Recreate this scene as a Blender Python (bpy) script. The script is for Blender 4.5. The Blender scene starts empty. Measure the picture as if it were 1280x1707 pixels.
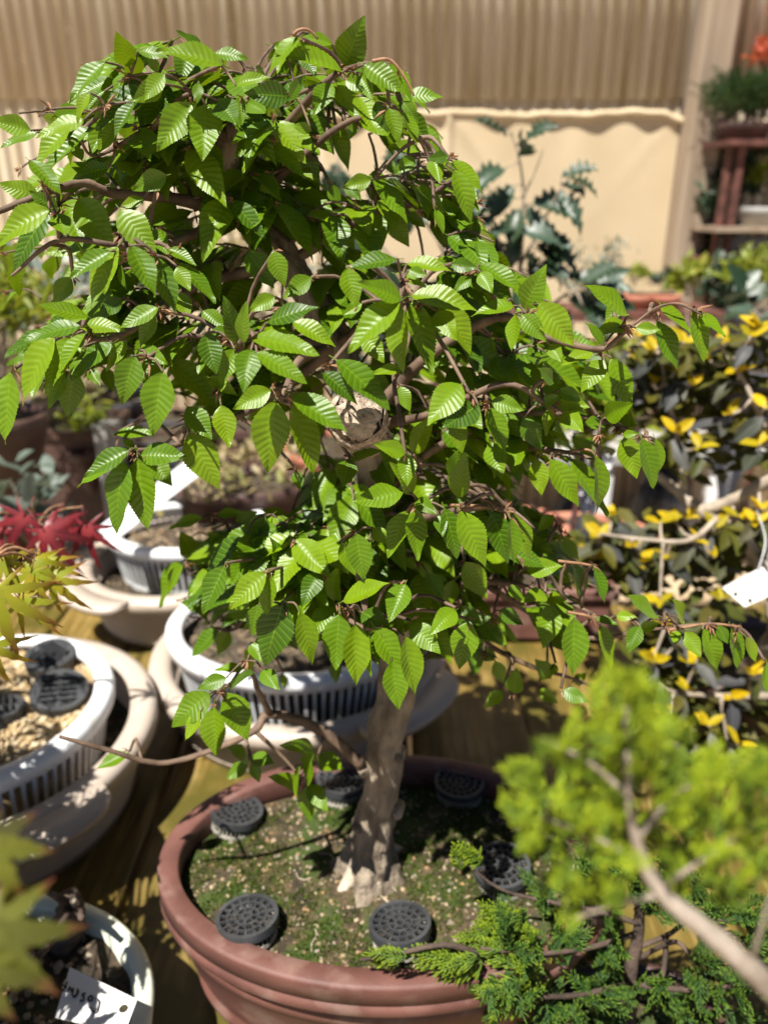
import bpy, math, random
import numpy as np
from mathutils import Vector, Matrix
from mathutils.bvhtree import BVHTree

R = math.radians
random.seed(7)
rng = np.random.default_rng(7)
scene = bpy.context.scene
C = scene.collection

# ------------------------------------------------------------------ camera
PITCH = R(22); FPX = 1282.0; CX, CY = 640.0, 853.5
CAM = Vector((0, 0, 0.5))
cam = bpy.data.cameras.new('camera')
cam.sensor_fit = 'VERTICAL'; cam.sensor_height = 36.0
cam.lens = 36.0 * FPX / 1707.0
cam.clip_start = 0.02; cam.clip_end = 200
cam.dof.use_dof = True; cam.dof.focus_distance = 0.375; cam.dof.aperture_fstop = 6.8
camo = bpy.data.objects.new('camera', cam); C.objects.link(camo)
camo.location = CAM; camo.rotation_euler = (R(90) - PITCH, 0, 0)
scene.camera = camo

# ------------------------------------------------------------------ sky, sun, exposure
SUN_EL = R(62); SUN_AZ = R(214)           # azimuth clockwise from +Y: the sun stands behind the camera on the left
world = bpy.data.worlds.new('World'); scene.world = world; world.use_nodes = True
wn = world.node_tree.nodes; wl = world.node_tree.links
sky = wn.new('ShaderNodeTexSky'); sky.sky_type = 'NISHITA'; sky.sun_disc = False
sky.sun_elevation = SUN_EL; sky.sun_rotation = SUN_AZ; sky.altitude = 300; sky.air_density = 0.40; sky.dust_density = 0.2; sky.ozone_density = 1.0
bg = wn['Background']; bg.inputs['Strength'].default_value = 0.05
wl.new(sky.outputs[0], bg.inputs['Color'])
sun = bpy.data.lights.new('sun', 'SUN'); sun.energy = 5.0; sun.angle = R(0.53); sun.color = (1.0, 0.955, 0.88)
suno = bpy.data.objects.new('sun', sun); C.objects.link(suno)
sd = Vector((math.sin(SUN_AZ) * math.cos(SUN_EL), math.cos(SUN_AZ) * math.cos(SUN_EL), math.sin(SUN_EL)))
suno.rotation_euler = sd.to_track_quat('Z', 'Y').to_euler()
suno.location = sd * 20
scene.view_settings.view_transform = 'Standard'; scene.view_settings.look = 'None'
scene.view_settings.exposure = 0.95; scene.view_settings.gamma = 1.0
scene.render.engine = 'CYCLES'
scene.cycles.max_bounces = 8; scene.cycles.transmission_bounces = 6; scene.cycles.transparent_max_bounces = 6
scene.cycles.use_denoising = True

# ------------------------------------------------------------------ measuring: a pixel of the photograph -> a place
FW = Vector((0, math.cos(PITCH), -math.sin(PITCH))); UP = Vector((0, math.sin(PITCH), math.cos(PITCH)))
def ray(px, py): return FW + Vector((1, 0, 0)) * ((px - CX) / FPX) + UP * ((CY - py) / FPX)
def at(px, py, Y):
    d = ray(px, py); return CAM + d * (Y / d.y)
def onz(px, py, z):
    d = ray(px, py); return CAM + d * ((z - CAM.z) / d.z)
def proj(p):
    d = Vector(p) - CAM; z = d.dot(FW)
    return CX + FPX * d.x / z, CY - FPX * d.dot(UP) / z

# ------------------------------------------------------------------ materials
def newmat(name):
    m = bpy.data.materials.new(name); m.use_nodes = True
    nt = m.node_tree; return m, nt, nt.nodes, nt.links, nt.nodes['Principled BSDF']
def ramp(n, stops):
    r = n.new('ShaderNodeValToRGB'); e = r.color_ramp.elements
    while len(e) < len(stops): e.new(0.5)
    for i, (p, c) in enumerate(stops):
        e[i].position = p; e[i].color = (*c, 1)
    return r
def mat(name, c1, c2=None, scale=20, rough=0.6, bump=0.0, bscale=None, stretch=(1, 1, 1), detail=6, lo=0.35, hi=0.65, c3=None, c3scale=6, c3lo=.55, c3hi=.7, spec=0.5, bdist=0.002):
    m, nt, n, l, b = newmat(name)
    b.inputs['Roughness'].default_value = rough
    b.inputs['Specular IOR Level'].default_value = spec
    tc = n.new('ShaderNodeTexCoord'); mp = n.new('ShaderNodeMapping'); mp.inputs['Scale'].default_value = stretch
    l.new(tc.outputs['Object'], mp.inputs['Vector'])
    col = None
    if c2 is not None:
        nz = n.new('ShaderNodeTexNoise'); nz.inputs['Scale'].default_value = scale; nz.inputs['Detail'].default_value = detail
        l.new(mp.outputs[0], nz.inputs['Vector'])
        r = ramp(n, [(lo, c1), (hi, c2)]); l.new(nz.outputs['Fac'], r.inputs[0]); col = r.outputs[0]
        if c3 is not None:
            n3 = n.new('ShaderNodeTexNoise'); n3.inputs['Scale'].default_value = c3scale; n3.inputs['Detail'].default_value = 8
            l.new(mp.outputs[0], n3.inputs['Vector'])
            r3 = ramp(n, [(c3lo, (0, 0, 0)), (c3hi, (1, 1, 1))]); l.new(n3.outputs['Fac'], r3.inputs[0])
            mx = n.new('ShaderNodeMix'); mx.data_type = 'RGBA'; l.new(r3.outputs[0], mx.inputs['Factor']); l.new(col, mx.inputs['A']); mx.inputs['B'].default_value = (*c3, 1)
            col = mx.outputs['Result']
        l.new(col, b.inputs['Base Color'])
    else:
        b.inputs['Base Color'].default_value = (*c1, 1)
    if bump:
        nb = n.new('ShaderNodeTexNoise'); nb.inputs['Scale'].default_value = bscale or scale * 3; nb.inputs['Detail'].default_value = 8
        l.new(mp.outputs[0], nb.inputs['Vector'])
        bp = n.new('ShaderNodeBump'); bp.inputs['Strength'].default_value = bump; bp.inputs['Distance'].default_value = bdist
        l.new(nb.outputs['Fac'], bp.inputs['Height']); l.new(bp.outputs[0], b.inputs['Normal'])
    return m

def leafmat(name, cols, trans=(0.3, 0.45, 0.02), tfac=0.3, rough=0.38, veins=12, veincol=None, spec=0.5, bump=0.0, edge=None, bright=(0.75, 1.25), coat=0.0, flecks=0):
    """cols: colour stops picked at random for each leaf; UV.x across (0.5 is the midrib), UV.y along."""
    m, nt, n, l, b = newmat(name)
    out = n['Material Output']
    geo = n.new('ShaderNodeNewGeometry'); oi = n.new('ShaderNodeObjectInfo')
    ad = n.new('ShaderNodeMath'); ad.operation = 'ADD'; l.new(geo.outputs['Random Per Island'], ad.inputs[0]); l.new(oi.outputs['Random'], ad.inputs[1])
    fr = n.new('ShaderNodeMath'); fr.operation = 'FRACT'; l.new(ad.outputs[0], fr.inputs[0])
    r = ramp(n, [(i / max(1, len(cols) - 1), c) for i, c in enumerate(cols)]); l.new(fr.outputs[0], r.inputs[0])
    col = r.outputs[0]
    uv = n.new('ShaderNodeUVMap'); uv.uv_map = 'uv'
    sp = n.new('ShaderNodeSeparateXYZ'); l.new(uv.outputs[0], sp.inputs[0])
    tc = n.new('ShaderNodeTexCoord')
    nz = n.new('ShaderNodeTexNoise'); nz.inputs['Scale'].default_value = 4.0; nz.inputs['Detail'].default_value = 5
    l.new(tc.outputs['Object'], nz.inputs['Vector'])
    hs = n.new('ShaderNodeHueSaturation'); l.new(col, hs.inputs['Color'])
    mr = n.new('ShaderNodeMapRange'); mr.inputs[3].default_value = bright[0]; mr.inputs[4].default_value = bright[1]
    l.new(nz.outputs['Fac'], mr.inputs[0]); l.new(mr.outputs[0], hs.inputs['Value']); col = hs.outputs[0]
    if veincol is not None:
        mu = n.new('ShaderNodeMath'); mu.operation = 'MULTIPLY'; mu.inputs[1].default_value = veins; l.new(sp.outputs['Y'], mu.inputs[0])
        pp = n.new('ShaderNodeMath'); pp.operation = 'PINGPONG'; pp.inputs[1].default_value = 0.5; l.new(mu.outputs[0], pp.inputs[0])
        vm = n.new('ShaderNodeMapRange'); vm.inputs[1].default_value = 0.03; vm.inputs[2].default_value = 0.13; vm.inputs[3].default_value = 0.55; vm.inputs[4].default_value = 0
        l.new(pp.outputs[0], vm.inputs[0])
        sb = n.new('ShaderNodeMath'); sb.operation = 'SUBTRACT'; sb.inputs[1].default_value = 0.5; l.new(sp.outputs['X'], sb.inputs[0])
        ab = n.new('ShaderNodeMath'); ab.operation = 'ABSOLUTE'; l.new(sb.outputs[0], ab.inputs[0])
        mm = n.new('ShaderNodeMapRange'); mm.inputs[1].default_value = 0.012; mm.inputs[2].default_value = 0.032; mm.inputs[3].default_value = 0.7; mm.inputs[4].default_value = 0
        l.new(ab.outputs[0], mm.inputs[0])
        mx = n.new('ShaderNodeMath'); mx.operation = 'MAXIMUM'; l.new(vm.outputs[0], mx.inputs[0]); l.new(mm.outputs[0], mx.inputs[1])
        mc = n.new('ShaderNodeMix'); mc.data_type = 'RGBA'; l.new(mx.outputs[0], mc.inputs['Factor']); l.new(col, mc.inputs['A']); mc.inputs['B'].default_value = (*veincol, 1)
        col = mc.outputs['Result']
    if flecks:
        n5 = n.new('ShaderNodeTexNoise'); n5.noise_dimensions = '4D'; n5.inputs['Scale'].default_value = flecks; n5.inputs['Detail'].default_value = 3
        l.new(tc.outputs['Object'], n5.inputs['Vector']); mw = n.new('ShaderNodeMath'); mw.operation = 'MULTIPLY'; mw.inputs[1].default_value = 50; l.new(fr.outputs[0], mw.inputs[0]); l.new(mw.outputs[0], n5.inputs['W'])
        m5 = n.new('ShaderNodeMapRange'); m5.inputs[1].default_value = 0.70; m5.inputs[2].default_value = 0.76; l.new(n5.outputs['Fac'], m5.inputs[0])
        c5 = n.new('ShaderNodeMix'); c5.data_type = 'RGBA'; l.new(m5.outputs[0], c5.inputs['Factor']); l.new(col, c5.inputs['A']); c5.inputs['B'].default_value = (0.12, 0.085, 0.02, 1); col = c5.outputs['Result']
    if edge is not None:   # leaves that redden towards the tips: UV.y near 1
        mr2 = n.new('ShaderNodeMapRange'); mr2.inputs[1].default_value = edge[1]; mr2.inputs[2].default_value = edge[2]
        a2 = n.new('ShaderNodeMath'); a2.operation = 'MULTIPLY_ADD'; a2.inputs[1].default_value = 0.5; l.new(nz.outputs['Fac'], a2.inputs[0]); l.new(sp.outputs['Y'], a2.inputs[2])
        l.new(a2.outputs[0], mr2.inputs[0])
        mc = n.new('ShaderNodeMix'); mc.data_type = 'RGBA'; l.new(mr2.outputs[0], mc.inputs['Factor']); l.new(col, mc.inputs['A']); mc.inputs['B'].default_value = (*edge[0], 1)
        col = mc.outputs['Result']
    l.new(col, b.inputs['Base Color'])
    b.inputs['Roughness'].default_value = rough; b.inputs['Specular IOR Level'].default_value = spec
    b.inputs['Coat Weight'].default_value = coat; b.inputs['Coat Roughness'].default_value = 0.25
    fb = n.new('ShaderNodeTexNoise'); fb.inputs['Scale'].default_value = 60; l.new(tc.outputs['Object'], fb.inputs['Vector'])
    if bump:
        bp = n.new('ShaderNodeBump'); bp.inputs['Strength'].default_value = bump; bp.inputs['Distance'].default_value = 0.001
        l.new(fb.outputs['Fac'], bp.inputs['Height']); l.new(bp.outputs[0], b.inputs['Normal'])
    if tfac > 0:
        tr = n.new('ShaderNodeBsdfTranslucent')
        tm = n.new('ShaderNodeMix'); tm.data_type = 'RGBA'; tm.inputs['Factor'].default_value = 0.55; l.new(col, tm.inputs['A']); tm.inputs['B'].default_value = (*trans, 1)
        l.new(tm.outputs['Result'], tr.inputs['Color'])
        ms = n.new('ShaderNodeMixShader'); ms.inputs[0].default_value = tfac
        l.new(b.outputs[0], ms.inputs[1]); l.new(tr.outputs[0], ms.inputs[2]); l.new(ms.outputs[0], out.inputs['Surface'])
    return m

M = {}
M['leaf'] = leafmat('hornbeam_leaf', [(0.032, 0.084, 0.003), (0.078, 0.160, 0.004), (0.106, 0.200, 0.003), (0.136, 0.236, 0.004), (0.168, 0.262, 0.004), (0.060, 0.138, 0.003)], trans=(0.34, 0.47, 0.004), tfac=0.24, rough=0.38, veins=12, veincol=(0.15, 0.26, 0.012), spec=0.38, bump=0.08, coat=0.0, flecks=7.0, bright=(0.62, 1.32))
M['bark'] = mat('hornbeam_bark', (0.15, 0.115, 0.078), (0.36, 0.29, 0.215), scale=70, rough=0.85, bump=1.0, bscale=130, stretch=(1, 1, 0.5), c3=(0.06, 0.046, 0.03), c3scale=34, c3lo=.5, c3hi=.68, bdist=0.006)
M['rootbark_sunlit'] = mat('root_bark_sunlit', (0.36, 0.29, 0.21), (0.58, 0.49, 0.38), scale=80, rough=0.9, bump=1.0, bscale=230, c3=(0.20, 0.15, 0.1), c3scale=45, bdist=0.003)  # lighter than the trunk bark: sunlight on the foot put into the colour
M['twig'] = mat('hornbeam_twig', (0.075, 0.045, 0.028), (0.19, 0.125, 0.085), scale=90, rough=0.75, bump=0.4, bscale=400, bdist=0.0006)
M['bud'] = mat('bud_scale', (0.17, 0.075, 0.035), (0.34, 0.19, 0.10), scale=200, rough=0.7)
M['stub'] = mat('cut_wood', (0.33, 0.25, 0.18), (0.55, 0.44, 0.34), scale=160, rough=0.9, bump=1.0, bscale=300, c3=(0.14, 0.10, 0.07), c3scale=120, bdist=0.004)
M['terra'] = mat('red_brown_pot', (0.105, 0.042, 0.032), (0.175, 0.074, 0.057), scale=22, rough=0.62, bump=0.35, bscale=420, c3=(0.24, 0.15, 0.12), c3scale=38, c3lo=.52, c3hi=.75, bdist=0.0006)
M['terra2'] = mat('terracotta', (0.42, 0.15, 0.09), (0.52, 0.22, 0.14), scale=18, rough=0.8, bump=0.3, bscale=200, bdist=0.001)
M['beige'] = mat('beige_plastic', (0.44, 0.365, 0.30), (0.52, 0.44, 0.37), scale=9, rough=0.42, bump=0.12, bscale=240, c3=(0.36, 0.29, 0.22), c3scale=18, c3lo=.58, c3hi=.72, bdist=0.0006)
M['white'] = mat('white_plastic', (0.72, 0.74, 0.76), (0.80, 0.81, 0.82), scale=8, rough=0.38, c3=(0.58, 0.57, 0.53), c3scale=22, c3lo=.6, c3hi=.75, bump=0.08, bscale=200, bdist=0.0005)
M['cream'] = mat('cream_glaze', (0.62, 0.66, 0.52), (0.72, 0.75, 0.62), scale=9, rough=0.25, c3=(0.45, 0.47, 0.36), c3scale=25, c3lo=.6, c3hi=.75)
M['tag'] = mat('label_plastic', (0.78, 0.77, 0.76), (0.83, 0.82, 0.81), scale=30, rough=0.45)
M['ink'] = mat('ink', (0.02, 0.018, 0.02), rough=0.6)
M['black'] = mat('black_plastic', (0.030, 0.032, 0.035), (0.055, 0.058, 0.062), scale=60, rough=0.55, bump=0.2, bscale=500, c3=(0.11, 0.11, 0.105), c3scale=150, c3lo=.58, c3hi=.75, bdist=0.0005)
M['greymesh'] = mat('grey_mesh', (0.30, 0.28, 0.24), (0.45, 0.42, 0.36), scale=120, rough=0.7)
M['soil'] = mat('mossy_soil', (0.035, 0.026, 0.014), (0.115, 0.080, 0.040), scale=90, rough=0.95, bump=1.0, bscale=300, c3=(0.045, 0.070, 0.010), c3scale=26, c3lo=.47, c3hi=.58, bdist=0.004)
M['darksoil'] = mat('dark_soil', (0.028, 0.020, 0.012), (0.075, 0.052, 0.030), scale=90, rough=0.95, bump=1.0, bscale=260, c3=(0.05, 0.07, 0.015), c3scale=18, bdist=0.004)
M['grit'] = mat('akadama_grit', (0.36, 0.24, 0.11), (0.58, 0.45, 0.27), scale=60, rough=0.95, bump=0.8, bscale=220, bdist=0.003)

def randmat(name, cols, rough=0.85, bump=0.4):
    m, nt, n, l, b = newmat(name)
    geo = n.new('ShaderNodeNewGeometry'); r = ramp(n, [(i / (len(cols) - 1), c) for i, c in enumerate(cols)])
    l.new(geo.outputs['Random Per Island'], r.inputs[0]); l.new(r.outputs[0], b.inputs['Base Color'])
    b.inputs['Roughness'].default_value = rough
    if bump:
        tc = n.new('ShaderNodeTexCoord'); nb = n.new('ShaderNodeTexNoise'); nb.inputs['Scale'].default_value = 600; l.new(tc.outputs['Object'], nb.inputs['Vector'])
        bp = n.new('ShaderNodeBump'); bp.inputs['Strength'].default_value = bump; bp.inputs['Distance'].default_value = 0.001; l.new(nb.outputs['Fac'], bp.inputs['Height']); l.new(bp.outputs[0], b.inputs['Normal'])
    return m
M['pebble'] = randmat('pebble_mix', [(0.30, 0.20, 0.10), (0.42, 0.33, 0.22), (0.18, 0.12, 0.06), (0.30, 0.26, 0.20), (0.11, 0.08, 0.05), (0.36, 0.21, 0.10)])
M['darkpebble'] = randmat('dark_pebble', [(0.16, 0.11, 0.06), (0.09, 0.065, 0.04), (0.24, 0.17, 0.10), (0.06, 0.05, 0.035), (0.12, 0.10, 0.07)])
M['tanpebble'] = randmat('tan_pebble', [(0.48, 0.33, 0.16), (0.62, 0.49, 0.28), (0.38, 0.25, 0.11), (0.68, 0.58, 0.40), (0.30, 0.20, 0.10)])
M['moss'] = leafmat('moss', [(0.026, 0.050, 0.006), (0.050, 0.090, 0.009), (0.080, 0.125, 0.012), (0.10, 0.12, 0.02), (0.045, 0.085, 0.008)], trans=(0.2, 0.35, 0.02), tfac=0.2, rough=0.8, spec=0.2)
M['wood'] = None
def woodmat():
    m, nt, n, l, b = newmat('wet_bench_wood')
    tc = n.new('ShaderNodeTexCoord'); oi = n.new('ShaderNodeObjectInfo')
    mp = n.new('ShaderNodeMapping'); mp.inputs['Scale'].default_value = (1, 0.07, 1); l.new(tc.outputs['Object'], mp.inputs['Vector'])
    ad = n.new('ShaderNodeVectorMath'); ad.operation = 'ADD'; l.new(mp.outputs[0], ad.inputs[0])
    cb = n.new('ShaderNodeCombineXYZ'); mu = n.new('ShaderNodeMath'); mu.operation = 'MULTIPLY'; mu.inputs[1].default_value = 37; l.new(oi.outputs['Random'], mu.inputs[0])
    for i in range(3): l.new(mu.outputs[0], cb.inputs[i])
    l.new(cb.outputs[0], ad.inputs[1])
    nz = n.new('ShaderNodeTexNoise'); nz.inputs['Scale'].default_value = 85; nz.inputs['Detail'].default_value = 9; nz.inputs['Distortion'].default_value = 0.4; l.new(ad.outputs[0], nz.inputs['Vector'])
    r = ramp(n, [(0.30, (0.055, 0.036, 0.010)), (0.5, (0.19, 0.125, 0.030)), (0.68, (0.34, 0.235, 0.085))]); l.new(nz.outputs['Fac'], r.inputs[0])
    n2 = n.new('ShaderNodeTexNoise'); n2.inputs['Scale'].default_value = 9; n2.inputs['Detail'].default_value = 6; l.new(tc.outputs['Object'], n2.inputs['Vector'])
    r2 = ramp(n, [(0.42, (0, 0, 0)), (0.62, (1, 1, 1))]); l.new(n2.outputs['Fac'], r2.inputs[0])
    mx = n.new('ShaderNodeMix'); mx.data_type = 'RGBA'; l.new(r2.outputs[0], mx.inputs['Factor']); l.new(r.outputs[0], mx.inputs['A']); mx.inputs['B'].default_value = (0.085, 0.070, 0.010, 1)
    l.new(mx.outputs['Result'], b.inputs['Base Color'])
    rr = n.new('ShaderNodeMapRange'); rr.inputs[3].default_value = 0.28; rr.inputs[4].default_value = 0.6; l.new(n2.outputs['Fac'], rr.inputs[0]); l.new(rr.outputs[0], b.inputs['Roughness'])
    bp = n.new('ShaderNodeBump'); bp.inputs['Strength'].default_value = 0.6; bp.inputs['Distance'].default_value = 0.002; l.new(nz.outputs['Fac'], bp.inputs['Height']); l.new(bp.outputs[0], b.inputs['Normal'])
    return m
M['wood'] = woodmat()
M['palewood'] = mat('pale_wood', (0.36, 0.26, 0.15), (0.52, 0.40, 0.26), scale=30, rough=0.8, stretch=(0.1, 1, 1), bump=0.3, bscale=90)
M['post'] = mat('weathered_post', (0.25, 0.185, 0.125), (0.38, 0.295, 0.21), scale=26, rough=0.85, stretch=(1, 1, 0.06), bump=0.4, bscale=70, c3=(0.22, 0.18, 0.15), c3scale=9, c3lo=.55, c3hi=.7)
def wallmat():
    m, nt, n, l, b = newmat('weathered_corrugated_sheet')
    tc = n.new('ShaderNodeTexCoord')
    mp = n.new('ShaderNodeMapping'); mp.inputs['Scale'].default_value = (1, 1, 0.05); l.new(tc.outputs['Object'], mp.inputs['Vector'])
    nz = n.new('ShaderNodeTexNoise'); nz.inputs['Scale'].default_value = 26; nz.inputs['Detail'].default_value = 7; l.new(mp.outputs[0], nz.inputs['Vector'])
    r = ramp(n, [(0.30, (0.42, 0.325, 0.18)), (0.45, (0.56, 0.46, 0.315)), (0.58, (0.63, 0.535, 0.395)), (0.72, (0.76, 0.69, 0.57))]); l.new(nz.outputs['Fac'], r.inputs[0])
    n2 = n.new('ShaderNodeTexNoise'); n2.inputs['Scale'].default_value = 60; n2.inputs['Detail'].default_value = 4; l.new(tc.outputs['Object'], n2.inputs['Vector'])
    r2 = ramp(n, [(0.60, (0, 0, 0)), (0.72, (0.5, 0.5, 0.5))]); l.new(n2.outputs['Fac'], r2.inputs[0])
    mx = n.new('ShaderNodeMix'); mx.data_type = 'RGBA'; l.new(r2.outputs[0], mx.inputs['Factor']); l.new(r.outputs[0], mx.inputs['A']); mx.inputs['B'].default_value = (0.66, 0.60, 0.52, 1)
    l.new(mx.outputs['Result'], b.inputs['Base Color']); b.inputs['Roughness'].default_value = 0.75
    return m
M['wall'] = wallmat()
def burlapmat():
    m, nt, n, l, b = newmat('burlap_cloth')
    tc = n.new('ShaderNodeTexCoord')
    nz = n.new('ShaderNodeTexNoise'); nz.inputs['Scale'].default_value = 3; nz.inputs['Detail'].default_value = 5; l.new(tc.outputs['Object'], nz.inputs['Vector'])
    r = ramp(n, [(0.3, (0.57, 0.45, 0.28)), (0.7, (0.64, 0.52, 0.345))]); l.new(nz.outputs['Fac'], r.inputs[0]); l.new(r.outputs[0], b.inputs['Base Color'])
    b.inputs['Roughness'].default_value = 0.95; b.inputs['Specular IOR Level'].default_value = 0.1
    ws = []
    for ax in (0, 2):
        w = n.new('ShaderNodeTexWave'); w.wave_type = 'BANDS'; w.bands_direction = 'X' if ax == 0 else 'Z'; w.inputs['Scale'].default_value = 90; w.inputs['Distortion'].default_value = 1.5; l.new(tc.outputs['Object'], w.inputs['Vector']); ws.append(w)
    ad = n.new('ShaderNodeMath'); ad.operation = 'ADD'; l.new(ws[0].outputs['Fac'], ad.inputs[0]); l.new(ws[1].outputs['Fac'], ad.inputs[1])
    bp = n.new('ShaderNodeBump'); bp.inputs['Strength'].default_value = 0.4; bp.inputs['Distance'].default_value = 0.001; l.new(ad.outputs[0], bp.inputs['Height']); l.new(bp.outputs[0], b.inputs['Normal'])
    return m
M['burlap'] = burlapmat()
M['ground'] = mat('sandy_ground', (0.42, 0.32, 0.21), (0.56, 0.45, 0.32), scale=14, rough=0.95, bump=0.6, bscale=60, c3=(0.28, 0.21, 0.14), c3scale=5)
M['rust'] = mat('rusty_iron', (0.07, 0.025, 0.018), (0.16, 0.058, 0.042), scale=30, rough=0.8, bump=0.4, bscale=120)
M['brownpot'] = mat('dark_brown_pot', (0.055, 0.028, 0.022), (0.11, 0.06, 0.048), scale=20, rough=0.5, bump=0.2)
M['greybox'] = mat('grey_plastic', (0.30, 0.29, 0.27), (0.4, 0.39, 0.37), scale=20, rough=0.5)
M['darkgrey'] = mat('dark_grey_plastic', (0.05, 0.05, 0.06), (0.1, 0.1, 0.115), scale=20, rough=0.45)
M['whitepaint'] = mat('white_paint', (0.66, 0.67, 0.68), (0.8, 0.8, 0.8), scale=20, rough=0.4)
M['junbark'] = mat('juniper_bark', (0.17, 0.125, 0.09), (0.38, 0.32, 0.26), scale=60, rough=0.85, bump=0.7, bscale=200, stretch=(1, 1, .5))
M['darkbark'] = mat('dark_bark', (0.045, 0.03, 0.022), (0.11, 0.075, 0.055), scale=60, rough=0.9, bump=0.8, bscale=200)
M['greybark'] = mat('grey_bark', (0.25, 0.20, 0.15), (0.42, 0.35, 0.27), scale=60, rough=0.85, bump=0.6, bscale=180)
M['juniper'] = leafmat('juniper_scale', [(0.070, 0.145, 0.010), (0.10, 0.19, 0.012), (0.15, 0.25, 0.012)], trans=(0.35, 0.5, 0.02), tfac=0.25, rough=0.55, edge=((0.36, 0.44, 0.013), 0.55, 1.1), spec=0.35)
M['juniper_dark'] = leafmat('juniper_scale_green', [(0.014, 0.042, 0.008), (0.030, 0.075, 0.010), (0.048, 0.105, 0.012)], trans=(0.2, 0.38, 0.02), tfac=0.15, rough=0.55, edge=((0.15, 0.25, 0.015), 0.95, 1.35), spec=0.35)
M['maple_red'] = leafmat('red_maple_leaf', [(0.09, 0.007, 0.014), (0.19, 0.014, 0.022), (0.14, 0.010, 0.018)], trans=(0.35, 0.015, 0.03), tfac=0.18, rough=0.45, veins=0.5, veincol=(0.36, 0.05, 0.05))
M['maple_green'] = leafmat('young_maple_leaf', [(0.30, 0.29, 0.015), (0.24, 0.30, 0.014), (0.36, 0.30, 0.02)], trans=(0.6, 0.5, 0.02), tfac=0.35, rough=0.5, edge=((0.28, 0.10, 0.035), 0.7, 1.15))
M['maple_front'] = leafmat('green_red_maple_leaf', [(0.075, 0.085, 0.008), (0.13, 0.14, 0.010), (0.055, 0.055, 0.010)], trans=(0.3, 0.22, 0.02), tfac=0.22, rough=0.55, edge=((0.15, 0.03, 0.02), 0.95, 1.3))
M['yellow_leaf'] = leafmat('yellow_leaf', [(0.58, 0.40, 0.006), (0.50, 0.37, 0.008), (0.34, 0.29, 0.010), (0.60, 0.42, 0.008)], trans=(0.9, 0.62, 0.01), tfac=0.3, rough=0.5, spec=0.3)
M['dark_leaf'] = leafmat('dark_purplish_leaf', [(0.045, 0.045, 0.05), (0.035, 0.042, 0.025), (0.06, 0.06, 0.066), (0.05, 0.052, 0.015), (0.085, 0.083, 0.088)], trans=(0.1, 0.12, 0.02), tfac=0.12, rough=0.55, spec=0.3, veins=0.5, veincol=(0.14, 0.14, 0.14))
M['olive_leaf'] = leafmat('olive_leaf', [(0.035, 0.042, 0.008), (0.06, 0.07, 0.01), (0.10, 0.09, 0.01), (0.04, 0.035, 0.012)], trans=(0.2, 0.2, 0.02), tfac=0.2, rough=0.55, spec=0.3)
M['holly'] = leafmat('holly_leaf', [(0.018, 0.042, 0.016), (0.028, 0.056, 0.026), (0.055, 0.090, 0.060), (0.022, 0.046, 0.014)], trans=(0.08, 0.15, 0.05), tfac=0.1, rough=0.42, veins=0.5, veincol=(0.06, 0.09, 0.06))
M['greygreen'] = leafmat('grey_green_leaf', [(0.08, 0.11, 0.085), (0.13, 0.17, 0.14), (0.19, 0.23, 0.20), (0.06, 0.085, 0.05)], trans=(0.2, 0.25, 0.1), tfac=0.2, rough=0.4)
M['lime'] = leafmat('lime_leaf', [(0.14, 0.20, 0.014), (0.22, 0.26, 0.016), (0.10, 0.15, 0.012), (0.28, 0.27, 0.03)], trans=(0.45, 0.5, 0.03), tfac=0.3, rough=0.5)
M['pine'] = leafmat('pine_needle', [(0.022, 0.065, 0.016), (0.04, 0.095, 0.02), (0.06, 0.13, 0.03)], trans=(0.1, 0.2, 0.03), tfac=0.1, rough=0.5)
M['orange_leaf'] = leafmat('orange_red_leaf', [(0.50, 0.10, 0.04), (0.42, 0.06, 0.03), (0.58, 0.17, 0.06)], trans=(0.8, 0.2, 0.05), tfac=0.3, rough=0.5)
M['straw'] = leafmat('dry_straw_leaf', [(0.30, 0.22, 0.10), (0.40, 0.33, 0.18), (0.22, 0.17, 0.07), (0.18, 0.22, 0.04)], trans=(0.4, 0.33, 0.1), tfac=0.2, rough=0.6)

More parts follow.
